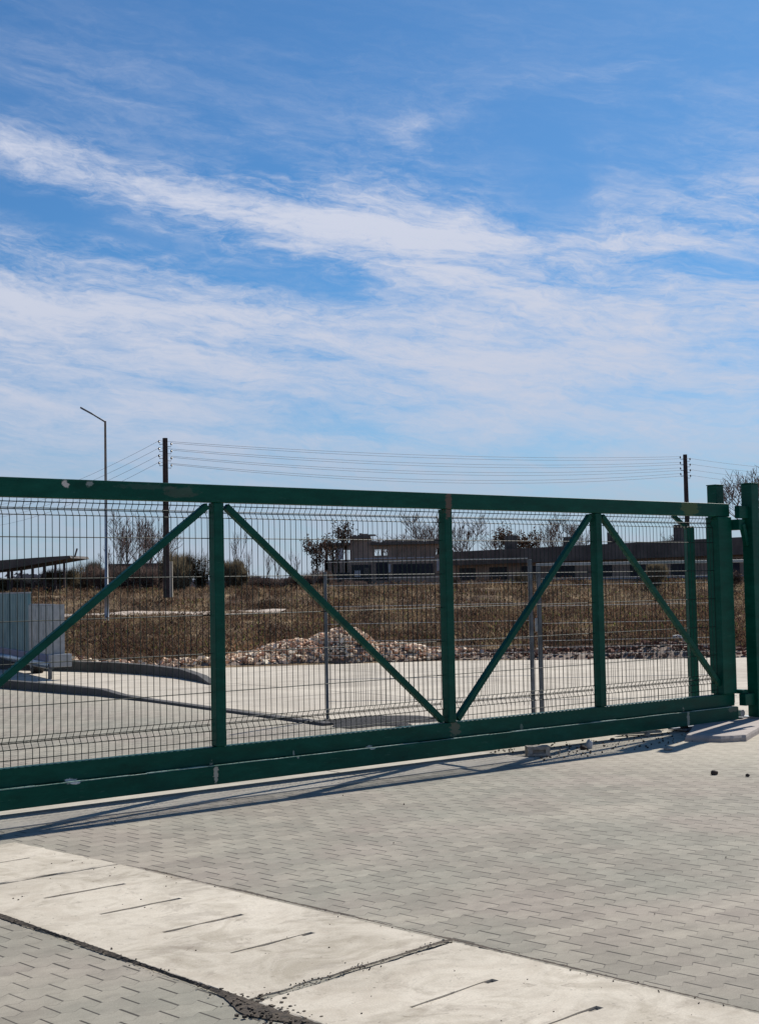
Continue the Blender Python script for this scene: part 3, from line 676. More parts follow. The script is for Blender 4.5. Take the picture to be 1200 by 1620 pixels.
mb = MB(); mb.box(-.03, .0, -.05, .0, .95, 1.10); mb.box(-.04, .0, -.06, -.05, 1.0, 1.03); mb.build('lock', M['zinc'], wk, .003)
bp = empty('fence_post', (3.53, FY - .1, 0), .25, 'green square post with a short slanted arm, between the last gate post and right end', 'post')
MB().box(-.045, .045, -.045, .045, 0, 2.12).build('shaft', P_, bp, .004)
MB().bar((0, 0, 2.08), (-.20, 0, 2.25), .045, .045, up=(0, 1, 0)).build('arm', P_, bp, .003)

# low dark patch by the thin post
p0 = at(590, 1142)
mb = MB(); vs = [(0, 0, .05)]; n = 30
for r_ in (.35, .7, 1.0):
    for k in range(n):
        a = 2 * math.pi * k / n; q = 1 + .55 * mnoise.noise(Vector((math.cos(a) * 2.2, math.sin(a) * 2.2, r_ * .5))) + .25 * mnoise.noise(Vector((math.cos(a) * 7, math.sin(a) * 7, r_)))
        vs.append((math.cos(a) * .62 * r_ * q, math.sin(a) * .62 * r_ * q, .05 * (1 - r_ ** 2) + .006 + .012 * (1 - r_) * mnoise.noise(Vector((a * 3, r_ * 4, 1)))))
fs = [(0, 1 + k, 1 + (k + 1) % n) for k in range(n)] + [(1 + r * n + k, 1 + (r + 1) * n + k, 1 + (r + 1) * n + (k + 1) % n, 1 + r * n + (k + 1) % n) for r in range(2) for k in range(n)]
o = mb.add(vs, fs).build('dark_patch', M['darkpatch'], smooth=True); o.location = (p0.x, p0.y, 0); tag(o, 'low dark spread on the yard beside the thin fence post', None, None, 'stuff')

# ------------------------------------------------------------------ trailer of profiled sheets at the left
A_ = at(81, 1076); hd = math.atan2(-.90, .44)
tr = empty('sheet_trailer', (A_.x + .05, A_.y + .1, 0), hd, 'low blue trailer loaded with upright teal and grey corrugated metal sheets beside the kerb', 'trailer')
def corr(x0, x1, y0, z0, z1, name, mt, pitch=.16, dep=.06):
    mb = MB(); n = int((x1 - x0) / pitch); vs = []; st_ = (x1 - x0) / n; prof_ = []
    for k in range(n):
        a = x0 + k * st_; prof_ += [(a, 0), (a + .35 * st_, 0), (a + .5 * st_, dep), (a + .85 * st_, dep)]
    prof_.append((x1, 0))
    for (a, b) in prof_: vs += [(a, y0 - b, z0), (a, y0 - b, z1)]
    mb.add(vs, [(2 * k, 2 * k + 2, 2 * k + 3, 2 * k + 1) for k in range(len(prof_) - 1)])
    o = mb.build(name, mt, tr); s_ = o.modifiers.new('solid', 'SOLIDIFY'); s_.thickness = .004; return o
corr(-2.0, -.02, 0, .42, 1.28, 'grey_sheet', M['greysheet'])
corr(-6.6, -2.0, 0, .42, 1.50, 'teal_sheet', M['teal'])
mb = MB(); mb.box(-2.0, .0, -.03, .01, 1.282, 1.305); mb.box(-.02, .02, -.03, .16, .40, 1.30); mb.build('edge_frame', M['zinc'], tr, .003)
MB().box(-6.62, -2.0, -.03, .01, 1.502, 1.525).build('edge_frame', M['zinc'], tr, .003)
MB().box(-6.6, .02, -.10, -.02, .30, .42).build('chassis', M['bluesteel'], tr, .01)
MB().tube([(-6.6, -.08, .24), (.05, -.08, .24)], .065, 12).build('side_tube', M['greysheet'], tr, smooth=True)
MB().box(-6.6, .02, .0, .22, .32, .40).build('deck', M['zincdark'], tr, .005)
MB().box(.0, .16, -.12, .25, .22, .44).build('tail_board', M['zinc'], tr, .01)
MB().box(-.18, -.12, -.09, -.03, .004, .24).build('support_leg', M['zincdark'], tr, .003)
for k in (-2.2, -5.2):
    wl = MB().tube([(k, 0.05, .20), (k, .25, .20)], .20, 20).build('wheel', M['rubber'], tr); MB().tube([(k, .035, .20), (k, .05, .20)], .1, 14).build('rim', M['zinc'], wl)

# ------------------------------------------------------------------ street lamp
b_ = Vector((atY(169, 990, 53).x, 53, float(terr(-10.8, 53))))
lp = empty('street_lamp', b_, 0, 'tall grey steel street lamp with a slanted arm pointing left', 'street lamp')
top = atY(166, 666, 53).z - b_.z; tx = atY(166, 666, 53).x - b_.x
MB().tube([(0, 0, 0), (tx * .0, 0, 1.2)], [.085, .085], 12).build('base', M['zinc'], lp, smooth=True)
MB().tube([(0, 0, 1.2), (0, 0, top)], [.07, .042], 12).build('pole', M['zinc'], lp, smooth=True)
e_ = atY(128, 645, 53); ex, ez = e_.x - b_.x, e_.z - b_.z
MB().tube([(0, 0, top - .03), (ex * .55, 0, top + (ez - top) * .55)], [.035, .03], 8).build('arm', M['zincdark'], lp)
lu = MB(); dx_, dz_ = ex, ez - top
def al(k, s_=0): return (dx_ * k - dz_ * s_, 0, top + dz_ * k + dx_ * -s_)
lu.bar(al(.52), al(1.02), .16, .07); lu.build('luminaire', M['zincdark'], lp, .02)

# ------------------------------------------------------------------ utility poles and lines
def utility(px, py_top, Y, gz, label, stub):
    p = atY(px, py_top, Y); q = empty('utility_pole', (p.x, Y, gz), 0, label, 'utility pole', 'wooden utility poles')
    h = p.z - gz
    MB().tube([(0, 0, 0), (0, 0, h * .5), (0, 0, h)], [.20, .175, .15], 10).build('shaft', M['oldwood'], q)
    if stub: MB().box(.17, .35, -.1, .1, 0, 2.1).build('concrete_stub', M['yard'], q, .02)
    pts = []
    for k in range(4):
        for sd in (-1, 1):
            z_ = h - .25 - .42 * k - (.15 if sd > 0 else 0)
            MB().tube([(sd * .12, 0, z_ - .10), (sd * .33, 0, z_ - .12), (sd * .36, 0, z_)], .018, 6).build('hook', M['zincdark'], q)
            MB().tube([(sd * .36, 0, z_), (sd * .36, 0, z_ + .05), (sd * .36, 0, z_ + .07), (sd * .36, 0, z_ + .13)], [.055, .065, .045, .03], 10).build('insulator', M['porcelain'], q)
            pts.append(Vector((p.x + sd * .36, Y, gz + z_ + .10)))
    return pts
PL = utility(261, 693, 80, 1.1, 'dark wooden utility pole beside the street lamp, strapped to a pale concrete stub', True)
PR = utility(1083, 719, 102, 1.4, 'dark wooden utility pole far right above the gate rail', False)
def line(p, q, sag, label, group='overhead power lines'):
    mb = MB(); n = 26; pts = [p.lerp(q, k / n) - Vector((0, 0, sag * 4 * (k / n) * (1 - k / n))) for k in range(n + 1)]
    tag(mb.tube(pts, .0095, 4, False).build('power_line', M['cable']), label, 'power line', group)
for k in range(8):
    line(PL[k], PR[k], .42 + .06 * k, 'thin overhead wire strung between the two utility poles', 'overhead wires between the utility poles')
for k, (ax, ay) in enumerate([(-50, 803), (-50, 812), (-50, 822), (-50, 835)]):
    e_ = atY(ax, ay, 150)
    line(PL[2 * k], e_, 1.0, 'thin overhead wire running left from the left utility pole', 'overhead wires left of the lamp')
for k in range(4):
    e_ = atY(1420, 742 + 9 * k, 130); line(PR[2 * k + 1], e_, .5, 'thin overhead wire running right from the right utility pole', 'overhead wires at the far right')

# ------------------------------------------------------------------ buildings
def building1():
    Y0 = 104; b = empty('ruined_building', (0, Y0, 1.4), 0, 'low ruined building with a stepped flat roof and small bright window openings', 'building')
    def wx(px): return atY(px, 860, Y0).x
    def wz(py, px=600): return atY(px, py, Y0).z - 1.4
    x = [wx(v) for v in (512, 553, 586, 626, 700)]
    zr = [wz(859, 530), wz(848, 570), wz(856, 610), wz(857, 660)]
    # front wall with real openings: piers and lintels
    wall = MB(); D = .3
    def pier(a, c, z0, z1): wall.box(a, c, 0, D, z0, z1)
    # left open part: thin columns
    for px in (514, 524, 533, 545): pier(wx(px), wx(px) + .16, 0, zr[0] - .22)
    pier(x[0], x[1], zr[0] - .55, zr[0] - .20) ; pier(x[0], x[1], 0, wz(886, 530))
    pier(x[1] + .001, wx(588), 0, zr[1] - .2)
    zwa, zwb = wz(879), wz(869)
    pier(wx(588) + .001, wx(592), 0, zr[2] - .2); pier(wx(592), wx(602), zwb, zr[2] - .2); pier(wx(592), wx(602), 0, zwa)
    pier(wx(602), wx(606), 0, zr[2] - .2); pier(wx(606), wx(613), zwb, zr[2] - .2); pier(wx(606), wx(613), 0, zwa)
    pier(wx(613), wx(689), 0, zr[3] - .2)
    pier(wx(689), wx(696), zwb, zr[3] - .2); pier(wx(689), wx(696), 0, zwa); pier(wx(696), x[4], 0, zr[3] - .2)
    wall.build('wall', M['wallold'], b)
    back = MB(); back.box(x[1], wx(588), 5.5, 5.7, 0, zr[1] - .21); back.box(wx(617), wx(686), 5.5, 5.7, 0, zr[2] - .21); back.box(x[4] - .2, x[4], .31, 5.7, 0, zr[3] - .21); back.box(x[1], x[1] + .2, .31, 5.49, 0, zr[1] - .21)
    back.build('rear_wall', M['wallold'], b)
    MB().box(x[0] - .3, x[1] - .01, -.4, 6, zr[0] - .2, zr[0]).build('roof', M['roofold'], b)
    MB().box(x[1], x[2], -.4, 6, zr[1] - .2, zr[1]).build('roof', M['roofold'], b)
    MB().box(x[2] + .01, x[4] + .3, -.4, 6, zr[3] - .2, zr[3]).build('roof', M['roofold'], b)
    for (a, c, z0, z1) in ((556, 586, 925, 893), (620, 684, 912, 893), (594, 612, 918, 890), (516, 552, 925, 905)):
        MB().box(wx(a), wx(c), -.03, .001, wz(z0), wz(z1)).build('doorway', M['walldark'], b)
    MB().box(wx(560), wx(686), -.06, -.031, wz(884.5), wz(882.5)).build('cornice', M['wallpale'], b)
    rr = random.Random(8); hb = MB()
    hb2 = MB()
    for k in range(46):
        a = rr.uniform(556, 698); base_ = zr[1] if a < 585 else zr[3]; ww = rr.uniform(.1, .6); hh = rr.uniform(.03, .22)
        (hb if a < 585 else hb2).box(wx(a), wx(a) + ww, .05 + rr.uniform(0, .5), .6, base_ - .005, base_ + hh)
    hb.build('broken_parapet', M['wallold'], b); hb2.build('broken_parapet', M['wallold'], b)
    for px, w_, z0, z1 in ((560, 9, 912, 902), (575, 8, 912, 898), (690, 6, 905, 886), (612, 5, 906, 893), (530, 12, 884, 866)):
        MB().box(wx(px), wx(px + w_), -.10, -.061, wz(z0), wz(z1)).build('loose_panel', M['roofold'] if px % 2 else M['wallpale'], b)
    for px in (626, 640, 655, 670): MB().box(wx(px), wx(px) + .12, -.08, -.032, wz(884), wz(866)).build('pilaster', M['wallold'], b)
building1()
def building2():
    A = atY(712, 872, 116); B = atY(1290, 848, 86); z0 = 1.35
    d_ = (Vector((B.x, B.y, 0)) - Vector((A.x, A.y, 0))); L = d_.length; hd_ = math.atan2(d_.y, d_.x)
    b = empty('long_shed', (A.x, A.y, z0), hd_, 'long low dark shed whose flat roof runs off to the right behind the gate posts', 'building')
    H = 2.95
    MB().box(0, L, 0, .3, 0, H - .5).build('wall', M['wallold'], b)
    MB().box(0, L, 5.6, 5.9, 0, H - .5).build('rear_wall', M['wallold'], b)
    MB().box(-.01, .29, .31, 5.59, 0, H - .5).build('end_wall', M['wallold'], b)
    mb = MB(); mb.add([(-.5, -.7, H), (L, -.7, H), (L, 3, H + .12), (-.5, 3, H + .12), (L, 6.6, H - .3), (-.5, 6.6, H - .3), (-.5, -.7, H - 1.15), (L, -.7, H - 1.15)],
                      [(0, 1, 2, 3), (3, 2, 4, 5), (6, 7, 1, 0), (0, 3, 5)])
    mb.build('roof', M['roofold'], b)
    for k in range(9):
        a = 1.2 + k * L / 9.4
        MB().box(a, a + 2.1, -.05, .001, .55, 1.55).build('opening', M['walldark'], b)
    MB().box(0, L, -.09, -.051, .38, .46).build('sill_band', M['wallpale'], b)
    for (f, w_, h_) in ((.14, .8, .75), (.46, .45, .5), (.64, .75, .75), (.33, .5, .35)):
        MB().box(f * L, f * L + w_, 1.6, 2.3, H, H + .45 + h_).build('roof_vent', M['roofold'], b)
building2()
def shed_left():
    Y0 = 95; p = lambda a, c: atY(a, c, Y0); z0 = 1.3
    b = empty('open_shed', (p(0, 900).x, Y0, z0), 0, 'open-sided shed with thin dark sloping roof and spindly posts at the far left', 'shed')
    X0 = p(0, 900).x; q = lambda a, c: (p(a, c).x - X0, p(a, c).z - z0)
    pts = [q(-60, 893), q(0, 886.5), q(60, 882), q(110, 879), q(112, 883), q(60, 892), q(0, 902), q(-60, 908)]
    mb = MB(); n = len(pts); vs = [(a, 0, c) for a, c in pts] + [(a, 6, c + .05) for a, c in pts]
    mb.add(vs, [tuple(range(n)), tuple(reversed(range(n, 2 * n)))] + [(k, k + n, (k + 1) % n + n, (k + 1) % n) for k in range(n)])
    mb.build('roof', M['roofold'], b)
    for a in (-50, -30, -10, 9, 15, 30, 48, 66, 84, 98):
        t0 = np.interp(a, [-60, 0, 60, 112], [907, 901, 891.5, 883]); MB().box(q(a, 900)[0], q(a, 900)[0] + .14, .3, .44, 0, q(a, t0)[1] + .1).build('post', M['oldwood'], b)
    MB().box(q(-60, 900)[0], q(50, 900)[0], 5.6, 5.8, 0, q(0, 915)[1]).build('rear_wall', M['wallpale'], b)
    MB().tube([(q(113, 882)[0], 1, q(0, 883)[1]), (q(117, 868)[0], 1, q(117, 867)[1])], .06, 6).build('chimney_pipe', M['oldwood'], b)
shed_left()
wa, wb = atY(168, 892, 108), atY(272, 890, 108)
lw = empty('brick_wall', (wa.x, 108, 1.3), 0, 'low dark red-brown wall between the street lamp and the left utility pole', 'wall')
MB().box(0, wb.x - wa.x, 0, .3, 0, wa.z - 1.42).build('masonry', simple('dark_brick', (.13, .07, .055), (.07, .045, .04), 1.5, .95, bump=.4), lw)
MB().box(-.05, wb.x - wa.x + .05, -.05, .35, wa.z - 1.419, wa.z - 1.32).build('coping', M['roofold'], lw)

# ------------------------------------------------------------------ vegetation
def tree_mesh(seed, H, spread, nlimb, twig_r, mode='bare', levels=4, leaf=None):
    rr = random.Random(seed); trunk = MB(); tw = MB(); ends = []
    def grow(mb, p, d, L, r, lev):
        n = 4; pts = [p]; rs = [r]
        for k in range(n):
            d = (d + Vector((rr.gauss(0, .13), rr.gauss(0, .13), rr.gauss(.05, .08)))).normalized(); p = p + d * (L / n); pts.append(p); rs.append(r * (1 - .55 * (k + 1) / n))
        (trunk if lev <= 1 else tw).tube(pts, rs, 5 if lev <= 1 else 3, False)
        if lev >= 2: ends.extend(pts[2:])
        if lev >= levels: return
        nb = nlimb if lev == 0 else rr.choice([3, 4, 4, 5])
        for k in range(nb):
            i_ = rr.choice([2, 3, 4, 4]) if lev else rr.choice([1, 2, 3, 3, 4, 4]); a = rr.uniform(0, 6.28)
            side = Vector((math.cos(a), math.sin(a), 0)); dd = (d * rr.uniform(.5, 1.0) + side * spread * rr.uniform(.5, 1.1) + Vector((0, 0, .25))).normalized()
            grow(mb, pts[i_], dd, L * rr.uniform(.5, .72), max(rs[i_] * rr.uniform(.45, .62), twig_r), lev + 1)
    grow(trunk, Vector((0, 0, 0)), Vector((rr.gauss(0, .05), rr.gauss(0, .05), 1)), H * .42, H * .020, 0)
    if leaf:
        for e in ends:
            if rr.random() < leaf[0]:
                for k in range(leaf[1]):
                    c = e + Vector((rr.gauss(0, leaf[3]), rr.gauss(0, leaf[3]), rr.gauss(0, leaf[3]))); a = Vector((rr.gauss(0, 1), rr.gauss(0, 1), rr.gauss(0, 1))).normalized() * leaf[2]; b2 = a.orthogonal().normalized() * leaf[2] * .7
                    tw.add([c - a, c + b2, c + a, c - b2], [(0, 1, 2, 3)])
    return trunk, tw
def make_tree(name, seed, label, cat, group, mt_tw, **kw):
    a, b = tree_mesh(seed, **kw); e = empty(name, (0, 0, 0), 0, label, cat, group)
    a.build('trunk', M['bark'], e); b.build('crown', mt_tw, e); return e
T1 = make_tree('bare_tree', 11, '', 'tree', 'bare trees beyond the field', M['twig'], H=5.5, spread=.75, nlimb=7, twig_r=.014, levels=4)
T2 = make_tree('bare_tree', 23, '', 'tree', 'bare trees beyond the field', M['twig'], H=6, spread=.55, nlimb=8, twig_r=.013, levels=4)
T3 = make_tree('brown_leaved_tree', 5, '', 'tree', 'trees with withered leaves', M['leafdark'], H=5.0, spread=.8, nlimb=8, twig_r=.014, levels=3, leaf=(.75, 3, .085, .13))
T4 = make_tree('sapling', 31, '', 'tree', 'thin saplings beyond the field', M['twig'], H=5.0, spread=.30, nlimb=5, twig_r=.011, levels=3)
protos = {id(T1): 0}
used = set()
def hgt(mesh_root):
    return max(v.co.z for ch in mesh_root.children for v in ch.data.vertices)
HT = {T.name: hgt(T) for T in (T1, T2, T3, T4)}
def plant(T, px, py_top, Y, rz, label, sx=1.0, z0=None):
    o = T if T.name not in used else copy_tree(T); used.add(T.name)
    p = atY(px, py_top, Y); gz = float(terr(p.x, Y)) if z0 is None else z0
    s = (p.z - gz) / HT[T.name]
    o.location = (p.x, Y, gz - .05); o.rotation_euler = (0, 0, rz); o.scale = (s * sx, s * sx, s); o['label'] = label
plant(T1, 200, 806, 135, .3, 'bare grey tree just right of the street lamp', .9)
plant(T2, 232, 812, 138, 1.3, 'bare grey tree standing close left of the left utility pole')
plant(T2, 186, 838, 142, 2.3, 'lower bare tree directly behind the street lamp pole')
plant(T1, 216, 828, 146, 4.3, 'short bare tree between the street lamp and the left utility pole')
plant(T3, 528, 814, 98, .6, 'taller tree with withered dark leaves beside the ruined building', .8)
plant(T3, 494, 842, 95, 2.6, 'lower tree with withered dark leaves just left of the ruined building', .8)
plant(T2, 662, 806, 122, .2, 'bare tree rising behind the ruined building, left of the middle gate post', 1.2)
plant(T1, 632, 836, 124, 1.9, 'small bare tree behind the roof step of the ruined building')
plant(T1, 737, 812, 140, 2.9, 'pale bare tree right of the middle gate post', 1.1)
plant(T3, 812, 824, 132, 3.9, 'withered-leaved tree above the long shed, right of the roof vent', 1.0)
plant(T3, 842, 832, 134, 5.2, 'withered-leaved tree above the long shed, nearest the thin brace', .9)
plant(T1, 885, 810, 138, .9, 'bare tree crossed by the top of the third brace, above the long shed', 1.1)
plant(T2, 866, 822, 140, 2.2, 'bare tree behind the long shed, between the withered trees and the brace')
plant(T1, 1180, 736, 118, 4.0, 'tall bare tree showing between the tops of the two green posts', 1.15)
plant(T2, 1206, 744, 120, .5, 'tall bare reddish tree at the right edge behind the green post')
plant(T1, 1062, 838, 150, 1.4, 'faint low bare tree behind the long shed near the right utility pole')
plant(T2, 688, 810, 126, 3.3, 'bare tree directly behind the middle gate post', 1.1)
plant(T1, 606, 842, 130, 5.1, 'low bare tree behind the bright windows of the ruined building')
plant(T2, 720, 828, 134, 4.4, 'short bare tree above the left end of the long shed', 1.1)
plant(T1, 790, 838, 150, 2.0, 'faint bare tree beside the roof vent nearest the middle post', 1.3)
plant(T2, 910, 826, 146, 1.1, 'bare tree just left of the last but one gate post', 1.2)
plant(T1, 250, 834, 150, 5.5, 'faint low bare tree behind the left utility pole', 1.2)
plant(T4, 380, 826, 112, .5, 'thin sapling right of the first gate post')
plant(T4, 398, 862, 115, 1.5, 'short thin sapling, second right of the first gate post')
plant(T4, 440, 872, 118, 2.5, 'short thin sapling in the gap between the scrub and the withered trees')
plant(T4, 418, 868, 112, 4.5, 'thin sapling between the two short saplings in the gap')
plant(T4, 466, 866, 109, 3.1, 'thin sapling close left of the withered-leaved trees')

def bush_mesh(seed, n, mode):
    rr = random.Random(seed); mb = MB(); st = MB()
    lobes = [(Vector((rr.uniform(-.6, .6), rr.uniform(-.4, .4), rr.uniform(.2, .75))), rr.uniform(.18, .42)) for k in range(9)]
    for c, r in lobes:
        for q in range(4):
            e = c + Vector((rr.gauss(0, .3), rr.gauss(0, .3), rr.uniform(0, .45)))
            st.tube([(c.x * .2, c.y * .2, 0), tuple(c * .6), tuple(e)], [.02, .014, .005], 3, False)
        for k in range(n // 7):
            d = Vector((rr.gauss(0, 1), rr.gauss(0, 1), rr.gauss(0, 1))).normalized() * r * rr.random() ** .4
            p = c + d; p.z = max(p.z, .02)
            if mode == 'twiggy' and rr.random() < .78:
                u_ = Vector((rr.gauss(0, .3), rr.gauss(0, .3), 1)).normalized() * rr.uniform(.10, .34); s_ = u_.orthogonal().normalized() * .008
                mb.add([p - s_, p + s_, p + u_], [(0, 1, 2)])
            else:
                a = Vector((rr.gauss(0, 1), rr.gauss(0, 1), rr.gauss(0, 1))).normalized() * rr.uniform(.025, .05); b2 = a.orthogonal().normalized() * a.length * .6
                mb.add([p - a, p + b2, p + a, p - b2], [(0, 1, 2, 3)])
    return st, mb
def make_bush(seed, n, mode, mt, group):
    st, lf = bush_mesh(seed, n, mode); e = empty('bush', (0, 0, 0), 0, '', 'bush', group); st.build('stems', M['bark'], e); lf.build('foliage', mt, e); return e
B1 = make_bush(1, 4200, 'twiggy', M['leafolive'], 'scrub bushes along the far side of the field')
B2 = make_bush(2, 4200, 'twiggy', M['leafbrown'], 'scrub bushes along the far side of the field')
used_b = set()
def bush(B, px, py_top, wpx, Y, rz, label, zoff=-.05):
    o = B if B.name not in used_b else copy_tree(B); used_b.add(B.name)
    p = atY(px, py_top, Y); gz = float(terr(p.x, Y)); h = max(p.z - gz, .4); wd = wpx * Y / FPX
    o.location = (p.x, Y, gz + zoff); o.rotation_euler = (0, 0, rz); o.scale = (wd / 1.15, wd / 1.15, h / 1.1); o['label'] = label
BL = [(B1, 20, 912, 60, 100, 'brown scrub bush under the open shed roof at the far left'), (B1, 95, 898, 60, 101, 'scrub bush under the right end of the open shed roof'),
 (B1, 128, 886, 46, 104, 'olive scrub bush right of the open shed'), (B2, 152, 892, 44, 102, 'brown scrub bush just left of the street lamp'),
 (B2, 185, 889, 50, 104, 'brown scrub bush just right of the street lamp'), (B2, 214, 890, 50, 103, 'dark brown scrub bush midway between the lamp and the utility pole'),
 (B2, 243, 888, 46, 104, 'dark brown scrub bush just left of the left utility pole'), (B1, 292, 872, 52, 98, 'high olive scrub bush right of the left utility pole'),
 (B1, 322, 870, 50, 99, 'high olive scrub bush left of the first gate post'), (B1, 352, 884, 50, 98, 'olive scrub bush behind the first gate post'),
 (B1, 376, 900, 30, 97, 'yellowish scrub bush right of the first gate post'), (B2, 402, 908, 46, 104, 'low brown bush at the left of the gap'),
 (B2, 438, 912, 50, 105, 'low brown bush in the middle of the gap'), (B2, 476, 906, 46, 103, 'low brown bush below the withered trees'),
 (B2, 505, 898, 40, 100, 'brown bush at the left corner of the ruined building'), (B1, 832, 902, 30, 90, 'green-brown bush against the long shed beside the wicket frame'),
 (B1, 1030, 888, 34, 84, 'dark bush against the long shed behind the last brace'), (B2, 1155, 896, 40, 82, 'brown bush seen in the gap between the green posts'),
 (B2, 556, 916, 44, 96, 'low brown bush before the left part of the ruined building'), (B2, 716, 905, 30, 98, 'brown bush at the left end of the long shed'),
 (B2, 60, 918, 60, 98, 'low brown bush below the middle of the open shed roof')]
for k, (B, px, pt, wp, Y_, lb) in enumerate(BL): bush(B, px, pt, wp, Y_, k * 1.7, lb)

# far wood on the horizon (one mass)
rg = np.random.default_rng(5); n = 52000
X_ = rg.uniform(-260, 300, n); Y_ = rg.uniform(420, 470, n)
hmax = 3.6 + 1.5 * np.sin(X_ * .05) + 1.1 * np.sin(X_ * .17 + 1) + .8 * np.sin(X_ * .43)
Z_ = 1.3 + rg.uniform(0, 1, n) ** .8 * hmax; s_ = rg.uniform(.3, .8, n)
base = np.stack([X_, Y_, Z_], 1)
d1 = np.stack([s_, 0 * s_, 0 * s_], 1); d2 = np.stack([rg.normal(0, .2, n), rg.normal(0, .2, n), s_ * 1.3], 1)
V = np.stack([base - d1, base + d1, base + d2], 1).reshape(-1, 3); F = np.arange(3 * n).reshape(n, 3)
M['farwood'] = islands('far_wood', [(0, (.15, .14, .15)), (1, (.27, .255, .26))])
tag(np_mesh('distant_wood', V, F, M['farwood']), 'greyish wood along the horizon', None, None, 'stuff')

# dry grass: tufts of thin blades
def blades(n, xr, yr, hr, wr, seed, mt, name, label, lean=.35, keep=None, zf=terr):
    rg = np.random.default_rng(seed); m = n
    y = rg.uniform(yr[0], yr[1], m); x = rg.uniform(-1, 1, m) * (y * .31 + 1.5) if xr is None else rg.uniform(xr[0], xr[1], m)
    dens = .5 + .5 * np.sin(x * .8 + 2 * np.sin(y * .31)) * np.sin(y * .47 + 1.3 * np.sin(x * .37))
    ok = (y > bound(x) + .15) & (rg.random(m) < .30 + .7 * dens)
    ok &= ~((x < -4.5) & (y > 65.6) & (y < 73.4))
    x, y, dens = x[ok], y[ok], dens[ok]; m = len(x); z = zf(x, y)
    k = 4; X = np.repeat(x, k) + rg.normal(0, .05, m * k); Y = np.repeat(y, k) + rg.normal(0, .05, m * k); Z = np.repeat(z, k) - .02
    h = rg.uniform(hr[0], hr[1], m * k) * np.repeat(.45 + .75 * dens, k); wd = rg.uniform(wr[0], wr[1], m * k); a = rg.uniform(0, 6.28, m * k)
    dx, dy = np.cos(a) * wd / 2, np.sin(a) * wd / 2; lx, ly = rg.normal(0, lean, m * k) * h, rg.normal(0, lean, m * k) * h
    b = np.stack([X, Y, Z], 1); o1 = np.stack([dx, dy, 0 * dx], 1); mid = b + np.stack([lx * .35, ly * .35, h * .6], 1); tip = b + np.stack([lx, ly, h], 1)
    V = np.stack([b - o1, b + o1, mid + o1 * .7, tip, mid - o1 * .7], 1).reshape(-1, 3); F = np.arange(5 * m * k).reshape(-1, 5)
    return tag(np_mesh(name, V, F, mt), label, None, None, 'stuff')
blades(26000, None, (25, 48), (.04, .17), (.006, .018), 1, M['grass'], 'dry_grass', 'dry straw coloured grass on the near part of the field')
blades(26000, None, (46, 84), (.08, .26), (.012, .034), 2, M['grass'], 'dry_grass', 'dry straw coloured grass on the far part of the field')
blades(16000, None, (82, 112), (.15, .45), (.02, .05), 3, M['grass'], 'dry_grass', 'dry grass along the foot of the far buildings')

def scrub(n_c, yr, hr, rad, q, seed, mt, name, label, size):
    """low dead scrub: clumps of small randomly turned leaves and stalks"""
    rg = np.random.default_rng(seed); y = yr[0] + (yr[1] - yr[0]) * rg.random(n_c) ** 1.3; x = rg.uniform(-1, 1, n_c) * (y * .31 + 1.5)
    patch = np.sin(x * .55 + 1.7 * np.sin(y * .23)) * np.sin(y * .37 + 1.1 * np.sin(x * .31))
    ok = (y > bound(x) + .3) & (patch + rg.normal(0, .5, n_c) > -.35) & ~((x < -4.5) & (y > 64.5) & (y < 74.5)); x, y = x[ok], y[ok]; m = len(x)
    R_ = rg.uniform(rad[0], rad[1], m); H_ = rg.uniform(hr[0], hr[1], m)
    a = rg.uniform(0, 6.28, (m, q)); rr = rg.random((m, q)) ** .6; px = x[:, None] + np.cos(a) * rr * R_[:, None] * 1.4; py = y[:, None] + np.sin(a) * rr * R_[:, None]
    pz = terr(px, py) + H_[:, None] * np.sqrt(np.clip(1 - rr ** 2, 0, 1)) * rg.random((m, q)) ** .6
    P0 = np.stack([px, py, pz], -1).reshape(-1, 3); k = len(P0)
    s_ = rg.uniform(size[0], size[1], (k, 1)); d1 = rg.normal(0, 1, (k, 3)); d1 /= np.linalg.norm(d1, axis=1, keepdims=True); d2 = np.cross(d1, rg.normal(0, 1, (k, 3))); d2 /= np.linalg.norm(d2, axis=1, keepdims=True)
    d1[:, 2] = np.abs(d1[:, 2]) + .3
    V = np.stack([P0 - d1 * s_, P0 + d2 * s_ * .35, P0 + d1 * s_ * 1.2, P0 - d2 * s_ * .35], 1).reshape(-1, 3)
    return tag(np_mesh(name, V, np.arange(4 * k).reshape(k, 4), mt), label, None, None, 'stuff')
scrub(2300, (26.5, 58), (.12, .50), (.15, .6), 75, 4, M['weed'], 'dead_weeds', 'dark reddish dead weeds in clumps over the field', (.018, .05))
scrub(150, (29, 62), (.35, .85), (.35, .95), 420, 44, M['weed'], 'dead_weeds', 'taller dark thickets of dead weeds in the field', (.02, .055))
scrub(110, (30, 64), (.25, .6), (.35, 1.0), 320, 54, M['straw'], 'dead_weeds', 'taller straw coloured thickets in the field', (.02, .055))
scrub(900, (27, 64), (.08, .36), (.15, .5), 60, 14, M['straw'], 'dead_weeds', 'straw coloured dead weeds in clumps over the field', (.018, .05))
scrub(500, (74, 104), (.2, .55), (.4, 1.1), 90, 24, M['straw'], 'dead_weeds', 'pale dead weeds on the bank before the buildings', (.04, .10))
scrub(500, (74, 106), (.2, .7), (.4, 1.1), 90, 34, M['weed'], 'dead_weeds', 'dark dead weeds on the bank before the buildings', (.04, .10))

